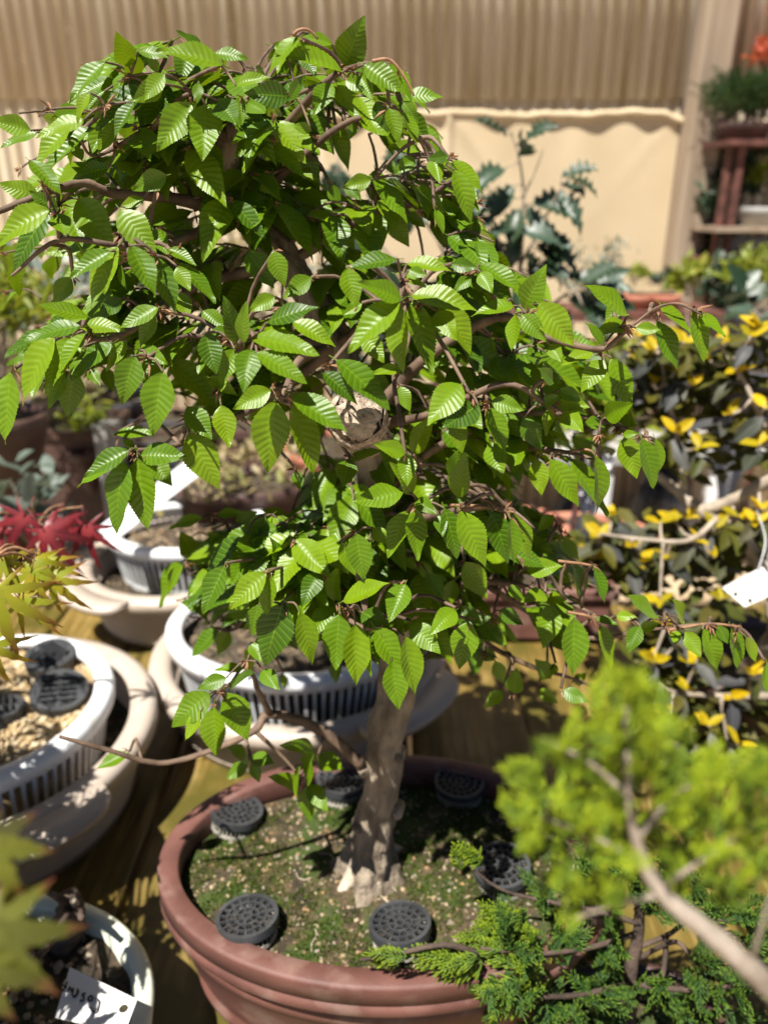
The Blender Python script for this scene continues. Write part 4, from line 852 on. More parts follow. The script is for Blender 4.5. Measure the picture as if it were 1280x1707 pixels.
# written label
def zt(px, py): return onz(px, py, .012)
lab = thing('written_label', 'white plant label with handwriting and a round hole on the cream pot', 'label')
cs = [zt(117, 1612), zt(229, 1666), zt(208, 1722), zt(92, 1695)]
m = MB(); up = Vector((0, 0, .0012)); m.add([tuple(p) for p in cs] + [tuple(p - up) for p in cs], [(3, 2, 1, 0), (4, 5, 6, 7), (0, 1, 5, 4), (1, 2, 6, 5), (2, 3, 7, 6), (3, 0, 4, 7)]); m.build('plate', M['tag'], lab, smooth=False)
def zoomp(x_, y_): return (x_ / 3.879, 1380 + y_ / 3.879)
STK = [[(437, 998), (425, 1030), (403, 1062)], [(398, 1030), (412, 1022), (432, 1036)], [(438, 1068), (456, 1034), (468, 1062)], [(478, 1038), (472, 1070), (480, 1096), (500, 1086), (512, 1056)], [(505, 1045), (500, 1075), (478, 1100)], [(556, 1072), (534, 1080), (548, 1100), (536, 1122), (520, 1118)], [(590, 1088), (572, 1104), (580, 1124), (598, 1118), (602, 1098), (590, 1088)], [(618, 1105), (646, 1126), (640, 1168), (630, 1198), (606, 1190), (586, 1166)]]
for s in STK:
    m = MB(); p = smoothpath([(*(zt(*zoomp(*q)) + Vector((0, 0, .0006))), .00035) for q in s], 4); m.tube([q[:3] for q in p], .00055, 5); m.build('ink_stroke', M['ink'], lab)
hc = zt(*zoomp(800, 1172)); m = MB(); disc(m, hc.x, hc.y, .0028, .0028, hc.z + .0006, 2, 20); o = m.build('punched_hole', M['darksoil'], lab)

def rnd_(a): return random.uniform(-a, a)
# ------------------------------------------------------------------ maples at the left
def maple_mesh(name, material, lobes=7, seed=0, droop=.25, narrow=.16):
    rr = random.Random(seed); m = MB(); v = []; f = []; uv = []
    angs = [(-1 + 2 * i / (lobes - 1)) * R(128) for i in range(lobes)]
    lens = [1 - .55 * abs(a / R(128)) ** 1.5 for a in angs]
    for a, Ln in zip(angs, lens):
        Ln *= rr.uniform(.9, 1.08); n = 9; c, s = math.cos(a), math.sin(a); o = len(v); tip = rr.uniform(.6, 1.3) * droop
        for k in range(n + 1):
            t = k / n; w = narrow * Ln * (math.sin(math.pi * min(1, t * .62 + .30)) ** 1.2 if t < 1 else 0) * (1 - t ** 3 * .4)
            if k == n: w = 0.004
            tooth = 1.16 if k % 2 else .88
            y_ = t * Ln
            for e in (-1, 0, 1):
                xx = e * w * (tooth if e else 1); yy = y_ + (0.02 if (e and k % 2) else 0)
                z = -tip * t * t * Ln + (0.10 * abs(xx) * 2.0) - .02 * abs(e)
                v.append((xx * c + yy * s, -xx * s + yy * c, z)); uv.append((.5 + .5 * e, t))
        for k in range(n):
            for j in range(2): f.append((o + k * 3 + j, o + k * 3 + j + 1, o + k * 3 + j + 4, o + k * 3 + j + 3))
    m.add(v, f, uv); m.tube([(0, -.5, .05), (0, -.2, .03), (0, 0, 0)], [.012, .012, .014], 5, uvy=.9)
    return m.build(name, material, link=False)
def maple(name, label, material, leaves, root, via, seed, nar=1.0):
    t = thing(name, label, 'maple'); rr = random.Random(seed)
    ms = [maple_mesh('leaf', material, 7, seed + i, d, w * nar) for i, (d, w) in enumerate(((.25, .17), (.45, .15), (.6, .19)))]
    p = smoothpath(root, 6); m = MB(); m.tube([q[:3] for q in p], [q[3] for q in p], 10, noise=.12, nseed=seed); m.build('trunk', M['greybark'], t)
    for (px, py, Y, size, ang, tilt) in leaves:
        c = at(px, py, Y); zc = (c - CAM).dot(FW); s = size * zc / FPX
        ax = Vector((math.sin(ang), -0.35, -math.cos(ang) * 1.0 * 1.0)).normalized(); ax = Vector((math.sin(ang), -.3, -math.cos(ang))).normalized()
        nr = Vector((math.sin(tilt) * .6, -.75, .62))
        put('leaf', rr.choice(ms), t, frame_matrix(c, ax, nr, s, s, s))
        vb = min(via, key=lambda q: (Vector(q) - c).length); m = MB(); st_ = c - ax * s * .45; q = smoothpath([(*vb, .0012), (*((Vector(vb) + st_) / 2 + Vector((0, 0, .006))), .001), (*st_, .0008)], 4)
        m.tube([w_[:3] for w_ in q], [w_[3] for w_ in q], 6); m.build('twig', M['bud'], t)
    return t
v1 = [at(-20, 870, .62), at(60, 880, .63)]
maple('red_maple', 'red maple leaves hanging at the left edge below the hornbeam', M['maple_red'], [(40, 862, .60, 82, -.55, 0.5), (5, 880, .63, 70, -.9, 0.2), (75, 886, .585, 92, .62, -0.3), (145, 880, .60, 80, .12, -.2), (105, 868, .64, 62, -.1, .6)], [(-.75, .62, BZ, .012), (-.62, .62, .08, .009), (-.46, .62, .225, .004), (*at(-10, 872, .62), .002), (*at(100, 876, .63), .001)], v1, 21, .52)
v2 = [at(-30, 980, .42), at(-10, 930, .42)]
maple('young_maple', 'yellow green maple leaves with reddish edges at the left edge', M['maple_green'], [(60, 935, .44, 62, .9, .6), (52, 955, .425, 72, -.35, .2), (88, 968, .44, 72, .75, -.5), (5, 935, .43, 80, .5, .5), (-5, 985, .405, 125, .15, .2), (35, 1000, .42, 80, .75, -.4), (-15, 1075, .40, 85, .15, .1), (75, 940, .45, 60, 1.5, .4)], [(A[0] - .03, A[1] - .02, -.02, .010), (-.44, .60, .08, .008), (-.40, .48, .17, .005), (*at(-40, 980, .42), .003), (*at(-10, 930, .42), .0015)], v2, 33, .55)
mt_ = next(o for o in C.objects if o.name.startswith('young_maple')); mlm = [o.data for o in C.objects if o.parent == mt_ and o.name.startswith('leaf')]
for k in range(90):
    c = Vector((random.uniform(-.66, -.40), random.uniform(.30, .66), random.uniform(.17, .34))); px_, py_ = proj(c)
    if px_ > -70: continue
    s = random.uniform(.028, .040); a_ = random.uniform(0, 6.28)
    put('leaf', random.choice(mlm), mt_, frame_matrix(c, Vector((math.cos(a_), math.sin(a_), -.5)), Vector((rnd_(.4), rnd_(.4), 1)), s, s, s))
    m = MB(); m.tube([c, c.lerp(Vector((-.42, .54, .13)), .5) + Vector((0, 0, .02)), (-.42, .54, .13)], [.0007, .001, .0014], 5); m.build('twig', M['bud'], mt_)
v3 = [at(-80, 1500, .13), at(-60, 1600, .12)]
maple('front_maple', 'blurred green and red maple leaves close in the lower left corner', M['maple_front'], [(-22, 1556, .120, 160, .75, .1), (-25, 1405, .130, 125, .55, .3), (-35, 1615, .116, 125, .35, .0), (-50, 1500, .130, 120, .9, -.1)], [(-.22, .05, BZ, .010), (-.19, .08, .05, .008), (-.15, .11, .20, .004), (*at(-80, 1500, .13), .002), (*at(-60, 1600, .12), .0014)], v3, 47)

mt_ = next(o for o in C.objects if o.name.startswith('front_maple')); mlm = [o.data for o in C.objects if o.parent == mt_ and o.name.startswith('leaf')]
for k in range(170):
    c = Vector((random.uniform(-.46, -.25), random.uniform(.22, .52), random.uniform(.06, .26))); px_, py_ = proj(c)
    if px_ > -75: continue
    s = random.uniform(.026, .038); a_ = random.uniform(0, 6.28)
    put('leaf', random.choice(mlm), mt_, frame_matrix(c, Vector((math.cos(a_), math.sin(a_), -.4)), Vector((rnd_(.4), rnd_(.4), 1)), s, s, s))
    m = MB(); m.tube([c, c.lerp(Vector((-.24, .20, .14)), .5) + Vector((-.02, 0, .02)), (-.24, .14, .10)], [.0007, .001, .0016], 5); m.build('twig', M['bud'], mt_)
# ------------------------------------------------------------------ junipers at the right
def spray_mesh(name, material, seed, n=9, L=1.0, fr=.032):
    rr = random.Random(seed); m = MB()
    def finger(p, d, l, r, lvl, t0):
        d = d.normalized(); q = p + d * l * .5 + Vector((rr.uniform(-.1, .1), 0, rr.uniform(-.12, .12))) * l; e = p + d * l + Vector((0, 0, rr.uniform(-.1, .15))) * l
        o = len(m.v)
        pts = [p, q, e]; rad = [r, r * 1.05, r * .35]
        a = d.cross(Vector((0.1, .2, 1))).normalized(); b = a.cross(d)
        V = []; UVs = []
        for i, (w, rd) in enumerate(zip(pts, rad)):
            for k in range(4): th = k * math.pi / 2; V.append(tuple(w + (a * math.cos(th) + b * math.sin(th)) * rd)); UVs.append((.25, min(1, t0 + (i * .5) * (1 - t0))))
        F = [(i * 4 + k, i * 4 + (k + 1) % 4, i * 4 + 4 + (k + 1) % 4, i * 4 + 4 + k) for i in range(2) for k in range(4)] + [(8, 9, 10, 11)]
        m.add(V, F, UVs); return q, e
    prev = Vector((0, 0, 0)); d0 = Vector((0, 1, 0))
    for i in range(n):
        t = i / n; d0 = (Vector((rr.uniform(-.18, .18), 1, rr.uniform(-.15, .15)))).normalized()
        _, e = finger(prev, d0, L / n * 1.15, fr * (1.1 - .4 * t), 0, t * .6)
        for s in (-1, 1):
            l = L * (.46 - .30 * t) * rr.uniform(.7, 1.15)
            dd = Vector((s * rr.uniform(.6, 1.0), rr.uniform(.6, 1.1), rr.uniform(-.35, .45)))
            q, e2 = finger(prev, dd, l * .6, fr * .9, 1, t * .5 + .1)
            for _ in range(4 if t < .6 else 2):
                ddd = (dd.normalized() + Vector((rr.uniform(-.5, .5), rr.uniform(.2, 1.0), rr.uniform(-.4, .45)))).normalized(); finger(q.lerp(e2, rr.random()), ddd, l * rr.uniform(.35, .7), fr * .72, 2, .45)
        prev = prev + d0 * L / n
    finger(prev, d0, L * .2, fr * .8, 0, .7)
    return m.build(name, material, link=False)
JS = [spray_mesh('foliage_spray', M['juniper'], i, 9, 1.0, .027) for i in range(5)]
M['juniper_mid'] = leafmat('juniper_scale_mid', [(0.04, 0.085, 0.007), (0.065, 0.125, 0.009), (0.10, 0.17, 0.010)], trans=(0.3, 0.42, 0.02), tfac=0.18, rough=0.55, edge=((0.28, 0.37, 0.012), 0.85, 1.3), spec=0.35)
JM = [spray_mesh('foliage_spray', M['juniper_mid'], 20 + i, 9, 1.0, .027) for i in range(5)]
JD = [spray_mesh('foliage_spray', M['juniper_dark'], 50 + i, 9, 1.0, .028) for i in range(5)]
jn = thing('juniper_branch', 'large blurred yellow green juniper branch close to the camera at the right', 'juniper')
sp_ = smoothpath([(.30, .02, BZ, .010), (.255, .045, .06, .008), (*at(1560, 1880, .118), .0050), (*at(1400, 1755, .120), .0038), (*at(1310, 1672, .122), .0030), (*at(1200, 1570, .124), .0025), (*at(1105, 1490, .127), .0019), (*at(1060, 1400, .131), .0012), (*at(1045, 1280, .135), .0008), (*at(1042, 1180, .137), .0005)], 7)
m = MB(); m.tube([q[:3] for q in sp_], [q[3] for q in sp_], 10, noise=.1); m.build('stem', M['junbark'], jn)
SB = []
for pts in ([(1105, 1490, .182), (1020, 1510, .178), (960, 1530, .176)], [(1100, 1480, .182), (1160, 1440, .18), (1250, 1380, .18)], [(1090, 1450, .184), (1000, 1400, .19), (900, 1360, .195)], [(1250, 1610, .178), (1270, 1540, .17), (1290, 1480, .17)], [(1060, 1400, .188), (1120, 1330, .19), (1200, 1280, .2)], [(1050, 1330, .19), (980, 1270, .195), (900, 1230, .2)]):
    p = smoothpath([(*at(q[0], q[1], q[2] * .70), .0007 - .0002 * i) for i, q in enumerate(pts)], 5); m = MB(); m.tube([q[:3] for q in p], [max(.0003, q[3]) for q in p], 7); m.build('twig', M['junbark'], jn); SB += [Vector(q[:3]) for q in p]
SB += [Vector(q[:3]) for q in sp_[42:]]
def in_near(x_, y_):
    e1 = ((x_ - 1050) / 200) ** 2 + ((y_ - 1335) / 160) ** 2 < 1
    e2 = ((x_ - 1045) / 62) ** 2 + ((y_ - 1190) / 85) ** 2 < 1
    e3 = ((x_ - 1245) / 110) ** 2 + ((y_ - 1380) / 120) ** 2 < 1
    e4 = ((x_ - 965) / 70) ** 2 + ((y_ - 1440) / 70) ** 2 < 1
    return e1 or e2 or e3 or e4
k = 0
while k < 285:
    x_, y_ = random.uniform(800, 1330), random.uniform(1095, 1510)
    if not in_near(x_, y_): continue
    c = at(x_, y_, random.uniform(.115, .165)); nb = min(SB, key=lambda q: (q - c).length); dr = (c - nb)
    dr = dr.normalized() * .6 + Vector((random.uniform(-.6, .6), random.uniform(-.5, .3), random.uniform(.1, 1.0)))
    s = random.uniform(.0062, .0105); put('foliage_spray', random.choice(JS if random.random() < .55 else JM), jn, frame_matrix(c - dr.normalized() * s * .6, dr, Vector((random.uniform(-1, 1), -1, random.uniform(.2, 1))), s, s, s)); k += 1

jb = thing('juniper_bonsai', 'sharp dark green juniper with a twiggy dark trunk beside the oval pot', 'juniper')
TJ = [(1045, 1690, .395, .0055), (1050, 1620, .40, .0048), (1062, 1560, .405, .0042), (1065, 1500, .41, .0035), (1050, 1450, .415, .002)]
p = pathof(TJ, 6); m = MB(); bz = Vector(p[0][:3]); m.tube([(bz.x - .004, bz.y, BZ + .005)] + [q[:3] for q in p], [.008] + [q[3] for q in p], 10, noise=.14); m.build('trunk', M['darkbark'], jb)
JBP = [Vector(q[:3]) for q in p]
for pts in ([(1060, 1580, .405), (1110, 1560, .40), (1160, 1530, .40), (1230, 1540, .40)], [(1060, 1600, .405), (1120, 1570, .39), (1150, 1590, .38)], [(1065, 1540, .405), (1000, 1520, .40), (900, 1500, .40), (830, 1480, .40), (760, 1425, .40)], [(1062, 1555, .405), (980, 1580, .385), (880, 1590, .37), (800, 1580, .365)], [(1050, 1640, .395), (950, 1660, .37), (850, 1660, .36)], [(1066, 1500, .41), (1120, 1470, .42), (1200, 1480, .43), (1270, 1500, .43)], [(1050, 1640, .395), (1150, 1650, .38), (1240, 1640, .37)], [(800, 1590, .365), (740, 1575, .36), (660, 1590, .355), (600, 1600, .355)], [(1110, 1560, .40), (1105, 1620, .385), (1090, 1660, .37)]):
    q = smoothpath([(*at(*w), .0022 - .0004 * i) for i, w in enumerate(pts)], 5); m = MB(); m.tube([w[:3] for w in q], [max(.0005, w[3]) for w in q], 8, noise=.12, nseed=pts[1][0]); m.build('branch', M['darkbark'], jb); JBP += [Vector(w[:3]) for w in q]
def in_far(x_, y_):
    if ((x_ - 1100) / 65) ** 2 + ((y_ - 1580) / 55) ** 2 < 1: return False
    a_ = ((x_ - 930) / 110) ** 2 + ((y_ - 1565) / 90) ** 2 < 1
    b_ = ((x_ - 940) / 150) ** 2 + ((y_ - 1660) / 90) ** 2 < 1
    c_ = ((x_ - 1200) / 130) ** 2 + ((y_ - 1600) / 130) ** 2 < 1
    d_ = ((x_ - 1060) / 130) ** 2 + ((y_ - 1460) / 55) ** 2 < 1
    return a_ or b_ or c_ or d_
k = 0
HS = [(760, 1415, .40, -.5, .9), (810, 1500, .39, -.7, .5), (790, 1530, .39, -.8, .3), (830, 1520, .385, -.6, .6), (800, 1580, .37, -.8, .1), (820, 1610, .365, -.7, -.1), (740, 1590, .36, -1, .3), (690, 1590, .355, -1, .15), (620, 1600, .355, -1, .05), (730, 1630, .355, -.7, -.5), (850, 1640, .36, -.6, -.3), (800, 1660, .355, -.8, -.2), (830, 1690, .35, -.6, -.2), (770, 1560, .37, -.8, .3), (860, 1550, .375, -.5, .6), (870, 1600, .365, -.6, .3)]
for (x_, y_, Y, dx, dz) in HS:
    for _ in range(3):
        c = at(x_ + random.uniform(-12, 12), y_ + random.uniform(-10, 10), Y + random.uniform(-.006, .01)); dr = Vector((dx + random.uniform(-.3, .3), random.uniform(-.4, .2), dz + random.uniform(-.3, .3))); s = random.uniform(.020, .030)
        put('foliage_spray', random.choice(JM), jb, frame_matrix(c - dr.normalized() * s, dr, Vector((random.uniform(-.4, .4), -.8, .8)), s, s, s))
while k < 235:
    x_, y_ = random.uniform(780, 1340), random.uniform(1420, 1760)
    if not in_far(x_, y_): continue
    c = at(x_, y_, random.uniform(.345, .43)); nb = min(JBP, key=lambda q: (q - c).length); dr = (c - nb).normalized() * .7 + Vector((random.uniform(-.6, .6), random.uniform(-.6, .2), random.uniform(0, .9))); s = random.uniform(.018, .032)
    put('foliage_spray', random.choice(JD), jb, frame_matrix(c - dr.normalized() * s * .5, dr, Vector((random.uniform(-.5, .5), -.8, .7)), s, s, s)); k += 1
# small dark pot under it
q0 = (bz.x - .004, bz.y)
jp = thing('brown_bonsai_pot', 'small dark brown pot hidden beneath the sharp juniper', 'pot')
m = MB(); oval(m, q0[0] + .01, q0[1], .075, .05, [(-.008, -.078), (-.006, -.073), (0, -.073), (0, -.082), (-.004, -.085), (-.012, BZ + .001), (-.03, BZ + .001), (-.016, -.09)], 60); m.build('wall', M['brownpot'], jp)
m = MB(); disc(m, q0[0] + .01, q0[1], .068, .043, -.08, 8, 40, .002); m.build('soil', M['soil'], jp)

# ------------------------------------------------------------------ simple leaves for the other plants
def simple_leaf(name, material, ratio=.42, curl=.2, fold=.2, spiny=0, tipw=.8, seed=0):
    rr = random.Random(seed); n = 10 if spiny else 7; v = []; f = []; uv = []
    for k in range(n + 1):
        t = k / n; w = ratio * .5 * math.sin(math.pi * t ** tipw) ** .8 if 0 < k < n else .006
        if spiny: w *= 1.16 if k % 2 else .84
        for e in (-1, -.5, 0, .5, 1):
            z = fold * abs(e) * w - curl * t * t + (spiny * .07 * (1 if k % 2 else -1) * abs(e) ** 2) + .01 * math.sin(5 * t + e * 3 + seed)
            v.append((e * w, t, z)); uv.append((.5 + .5 * e, t))
    for k in range(n):
        for j in range(4): f.append((k * 5 + j, k * 5 + j + 1, k * 5 + j + 6, k * 5 + j + 5))
    m = MB(); m.add(v, f, uv); return m.build(name, material, link=False)
def rnd(a): return random.uniform(-a, a)

# shrub with yellow tips and dark leaves at the right
sh = thing('variegated_shrub', 'shrub with yellow young leaves and dark greyish old leaves at the right', 'shrub')
YL = [simple_leaf('leaf', M['yellow_leaf'], .46, c_, .35, 0, .9, i) for i, c_ in enumerate((.05, .2, -.1))]
DL = [simple_leaf('leaf', M['dark_leaf'], .44, c_, .3, 0, .9, i + 5) for i, c_ in enumerate((.25, .4, .1))]
OL = [simple_leaf('leaf', M['olive_leaf'], .46, c_, .3, 0, .9, i + 9) for i, c_ in enumerate((.15, .3, 0))]
SBR = [[(1290, 1000, .80, .008), (1240, 900, .82, .010), (1170, 852, .84, .010), (1130, 820, .86, .008), (1075, 770, .88, .005), (1060, 700, .88, .003)], [(1170, 852, .84, .008), (1230, 830, .82, .009), (1300, 790, .80, .010)], [(1140, 825, .86, .006), (1130, 740, .86, .0045), (1110, 650, .86, .003), (1100, 580, .86, .002)], [(1300, 1160, .74, .006), (1200, 1160, .74, .004), (1110, 1150, .74, .003), (1080, 1110, .74, .002)], [(1200, 860, .83, .005), (1150, 900, .80, .004), (1080, 900, .80, .003), (1000, 890, .82, .002)], [(1300, 790, .80, .006), (1260, 680, .82, .004), (1220, 600, .84, .002)], [(1200, 1160, .74, .003), (1210, 1230, .72, .002)]]
SHP = []
for b in SBR:
    p = pathof(b, 6); m = MB(); m.tube([q[:3] for q in p], [q[3] * .8 for q in p], 8, noise=.14, nseed=b[0][0]); m.build('branch', M['greybark'], sh); SHP += [Vector(q[:3]) for q in p]
p0 = at(1290, 1000, .80); m = MB(); m.tube([(p0.x + .02, p0.y + .05, BZ + .06), (p0.x + .03, p0.y + .03, .0), tuple(p0)], [.014, .012, .009], 10, noise=.15); m.build('trunk', M['greybark'], sh)
WH = [(1090, 585, .84), (1140, 570, .84), (1200, 570, .84), (1060, 600, .86), (1125, 620, .85), (1250, 560, .82), (1270, 545, .82), (1180, 600, .85), (1060, 560, .87), (1125, 720, .82), (1165, 745, .83), (1275, 680, .80), (1265, 740, .80), (1090, 640, .86), (1230, 620, .83), (1000, 895, .82), (1050, 905, .80), (1100, 870, .83), (1140, 860, .84), (1160, 900, .80), (1125, 870, .83), (1190, 880, .82), (1230, 860, .80), (1270, 850, .78), (990, 930, .83), (1060, 940, .8), (1100, 1000, .77), (1110, 1040, .76), (1125, 1075, .75), (1160, 1100, .74), (1090, 1100, .74), (1145, 1150, .73), (1215, 1160, .73), (1180, 1210, .71), (1110, 1220, .72), (1230, 1240, .70), (1260, 870, .78), (1020, 860, .84), (1200, 1000, .78), (1250, 1120, .74), (1080, 1180, .73), (1150, 640, .85), (1210, 690, .83), (1190, 930, .80), (1110, 925, .80)]
for i, (x_, y_, Y) in enumerate(WH):
    c = at(x_, y_, Y); nb = min(SHP, key=lambda q: (q - c).length); m = MB(); q = smoothpath([(*nb, .0022), (*((nb + c) / 2 + Vector((0, 0, -.006))), .0018), (*c, .0014)], 4); m.tube([w[:3] for w in q], [w[3] for w in q], 6); m.build('twig', M['greybark'], sh)
    upd = Vector((rnd(.5), -.3 + rnd(.4), 1)).normalized()
    for k in range(3 if i % 3 else 4):
        a_ = random.uniform(0, 6.28); ax = Vector((math.cos(a_) * .9, math.sin(a_) * .9 - .2, .55 + rnd(.4))); s = random.uniform(.016, .027)
        put('leaf', random.choice(YL), sh, frame_matrix(c, ax, upd + Vector((rnd(.4), rnd(.4) - .3, 0)), s, s, s))
    for k in range(3):
        a_ = random.uniform(0, 6.28); ax = Vector((math.cos(a_), math.sin(a_) - .1, -.55 + rnd(.5))); s = random.uniform(.026, .042)
        put('leaf', random.choice(DL if random.random() < .6 else OL), sh, frame_matrix(c - upd * .012, ax, Vector((rnd(.5), -.5, .9)), s, s, s))
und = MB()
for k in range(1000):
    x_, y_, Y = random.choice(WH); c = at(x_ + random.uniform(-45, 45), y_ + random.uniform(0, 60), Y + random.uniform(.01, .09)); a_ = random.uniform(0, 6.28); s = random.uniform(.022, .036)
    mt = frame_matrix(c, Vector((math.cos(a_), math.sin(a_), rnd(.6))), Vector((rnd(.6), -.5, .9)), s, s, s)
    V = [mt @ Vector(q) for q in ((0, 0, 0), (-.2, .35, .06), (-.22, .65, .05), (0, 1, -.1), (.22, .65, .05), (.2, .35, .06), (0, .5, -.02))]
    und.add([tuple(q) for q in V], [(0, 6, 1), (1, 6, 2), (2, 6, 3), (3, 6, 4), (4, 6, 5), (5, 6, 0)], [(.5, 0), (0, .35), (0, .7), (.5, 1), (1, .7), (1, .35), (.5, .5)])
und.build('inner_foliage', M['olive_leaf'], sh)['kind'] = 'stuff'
# its tray and the tag hanging from it
hp = thing('shrub_pot', 'brown oblong pot beneath the yellow leaved shrub', 'pot')
cxp = p0.x + .05; m = MB(); oval(m, cxp, p0.y + .06, .16, .10, [(-.01, -.05), (-.008, -.045), (0, -.045), (0, -.06), (-.006, -.064), (-.014, BZ + .001), (-.05, BZ + .001), (-.02, -.06)], 64); m.build('wall', M['brownpot'], hp)
m = MB(); disc(m, cxp, p0.y + .06, .15, .09, -.055, 8, 48, .002); m.build('soil', M['darksoil'], hp)
tg = thing('hanging_tag', 'white punched plastic tag hanging among the dark leaves at the right edge', 'label')
cs = [at(1203, 980, .70), at(1240, 1012, .69), at(1300, 985, .70), at(1270, 945, .71)]
n_ = (cs[1] - cs[0]).cross(cs[3] - cs[0]).normalized() * .0008
m = MB(); m.add([tuple(p + n_) for p in cs] + [tuple(p - n_) for p in cs], [(0, 1, 2, 3), (7, 6, 5, 4), (0, 4, 5, 1), (1, 5, 6, 2), (2, 6, 7, 3), (3, 7, 4, 0)]); m.build('plate', M['tag'], tg, smooth=False)
for (x_, y_) in ((1226, 990), (1247, 1001)):
    c = at(x_, y_, .695); m = MB(); e1 = (cs[1] - cs[0]).normalized(); e2 = n_.normalized().cross(e1); c = cs[0] + (c - cs[0]) - n_.normalized() * (c - cs[0]).dot(n_.normalized())
    sgn = -1 if n_.y > 0 else 1
    m.add([tuple(c + n_ * 1.6 * sgn + (e1 * math.cos(k * .524) + e2 * math.sin(k * .524)) * .0024) for k in range(12)], [tuple(range(12))]); m.build('punched_hole', M['darksoil'], tg, smooth=False)
m = MB(); q = smoothpath([(*at(1262, 955, .70), .0004), (*at(1275, 900, .72), .0004), (*at(1260, 850, .78), .0004)], 5); m.tube([w[:3] for w in q], .0006, 5); m.build('string', M['whitepaint'], tg)

# oblong brown pot standing behind the hornbeam on the right
op = thing('oblong_brown_pot', 'long reddish brown rectangular pot behind the right hornbeam leaves', 'pot')
def rect_pot(t, x0, x1, y0, y1, zt_, material, wall=.012, lip=.008):
    m = MB(); h = .018
    m.box(x0, x1, y0, y0 + wall + lip, zt_ - h, zt_); m.box(x0, x1, y1 - wall - lip, y1, zt_ - h, zt_); m.box(x0, x0 + wall + lip, y0 + wall + lip, y1 - wall - lip, zt_ - h, zt_); m.box(x1 - wall - lip, x1, y0 + wall + lip, y1 - wall - lip, zt_ - h, zt_)
    o = m.build('rim', material, t, smooth=False); bv = o.modifiers.new('bevel', 'BEVEL'); bv.width = .003
    m = MB(); m.box(x0 + lip, x1 - lip, y0 + lip, y1 - lip, BZ + .006, zt_ - h - .0005); o = m.build('body', material, t, smooth=False); bv = o.modifiers.new('bevel', 'BEVEL'); bv.width = .004
    for (a_, b__) in ((x0 + .02, y0 + .02), (x1 - .04, y0 + .02), (x0 + .02, y1 - .04), (x1 - .04, y1 - .04)): m = MB(); m.box(a_, a_ + .02, b__, b__ + .02, BZ, BZ + .006); m.build('foot', material, t, smooth=False)
    m = MB(); m.box(x0 + wall + lip, x1 - wall - lip, y0 + wall + lip, y1 - wall - lip, zt_ - h + .001, zt_ - .008); m.build('soil', M['darksoil'], t, smooth=False)
a_ = onz(800, 985, -.03); b_ = onz(1035, 985, -.03)
rect_pot(op, a_.x, b_.x, a_.y, a_.y + .16, -.03, M['terra'])

# ------------------------------------------------------------------ holly and other plants behind
HL = [simple_leaf('leaf', M['holly'], .58, c_, .45, 1, .95, i) for i, c_ in enumerate((.25, .45, .05, .6))]
hy = thing('holly_bush', 'dark blue green holly bush with spiny leaves in front of the burlap', 'holly')
stems = [[(870, 640, 1.2, .006), (865, 520, 1.2, .005), (868, 420, 1.2, .0035), (872, 330, 1.2, .0025), (866, 270, 1.2, .0018), (850, 215, 1.2, .001)], [(868, 440, 1.2, .003), (900, 380, 1.19, .002), (935, 310, 1.18, .0012)], [(866, 480, 1.2, .003), (830, 400, 1.21, .002), (815, 320, 1.22, .0012)], [(870, 560, 1.2, .004), (930, 500, 1.18, .0025), (990, 470, 1.17, .0015)], [(866, 540, 1.2, .004), (760, 440, 1.23, .003), (680, 320, 1.25, .002), (650, 240, 1.25, .0012)], [(870, 600, 1.2, .004), (700, 480, 1.26, .003), (580, 330, 1.27, .002), (562, 250, 1.27, .001)], [(870, 330, 1.2, .002), (890, 290, 1.19, .001), (905, 250, 1.19, .0006)]]
HSP = []
for b in stems:
    p = pathof(b, 6); m = MB(); m.tube([q[:3] for q in p], [q[3] for q in p], 7, noise=.1); m.build('stem', M['greybark'], hy); HSP += [Vector(q[:3]) for q in p]
b0 = at(870, 640, 1.2); m = MB(); m.tube([(b0.x, b0.y + .02, BZ + .08), (b0.x, b0.y + .01, b0.z - .04), tuple(b0)], [.010, .008, .006], 8); m.build('trunk', M['greybark'], hy)
HLEAF = [(840, 225, -.9, .4), (882, 228, .8, .5), (866, 258, .1, .3), (830, 285, -.8, -.2), (812, 300, -.8, -.5), (850, 310, -.5, -.6), (935, 290, .8, .2), (950, 295, 1, -.1), (925, 325, .8, -.5), (880, 345, .4, -.8), (900, 340, .7, -.3), (860, 350, -.3, -.9), (820, 340, -.9, -.4), (890, 375, .8, -.5), (905, 400, .9, -.3), (925, 410, .9, -.5), (855, 395, -.2, -1), (830, 390, -.8, -.4), (812, 370, -.9, .2), (880, 420, .4, -.9), (910, 440, .9, -.6), (850, 440, -.5, -.8), (930, 445, 1, -.3), (870, 470, 0, -1), (900, 480, .5, -.8), (950, 500, .9, -.2), (970, 470, .6, .4), (985, 510, .9, -.4), (940, 530, .3, -.9), (840, 480, -.7, -.6), (820, 440, -.9, -.5), (560, 270, -.1, -1), (555, 290, .2, -1), (650, 245, .2, -1), (660, 255, .5, -.6), (690, 330, .4, -.8), (640, 300, -.6, -.8), (730, 400, .5, -.9), (600, 380, -.4, -1), (760, 440, -.3, -.9), (800, 500, -.5, -.9), (700, 470, .2, -1), (650, 430, .4, -.9), (880, 540, .2, -1), (830, 540, -.6, -.8), (920, 580, .6, -.7), (860, 590, -.2, -1), (980, 540, .7, -.6), (1000, 480, .8, .1)]
HLEAF += [(x_ + random.uniform(-28, 28), y_ + random.uniform(-25, 25), dx + random.uniform(-.6, .6), dz + random.uniform(-.6, .6)) for (x_, y_, dx, dz) in HLEAF if y_ > 300 or x_ < 700]
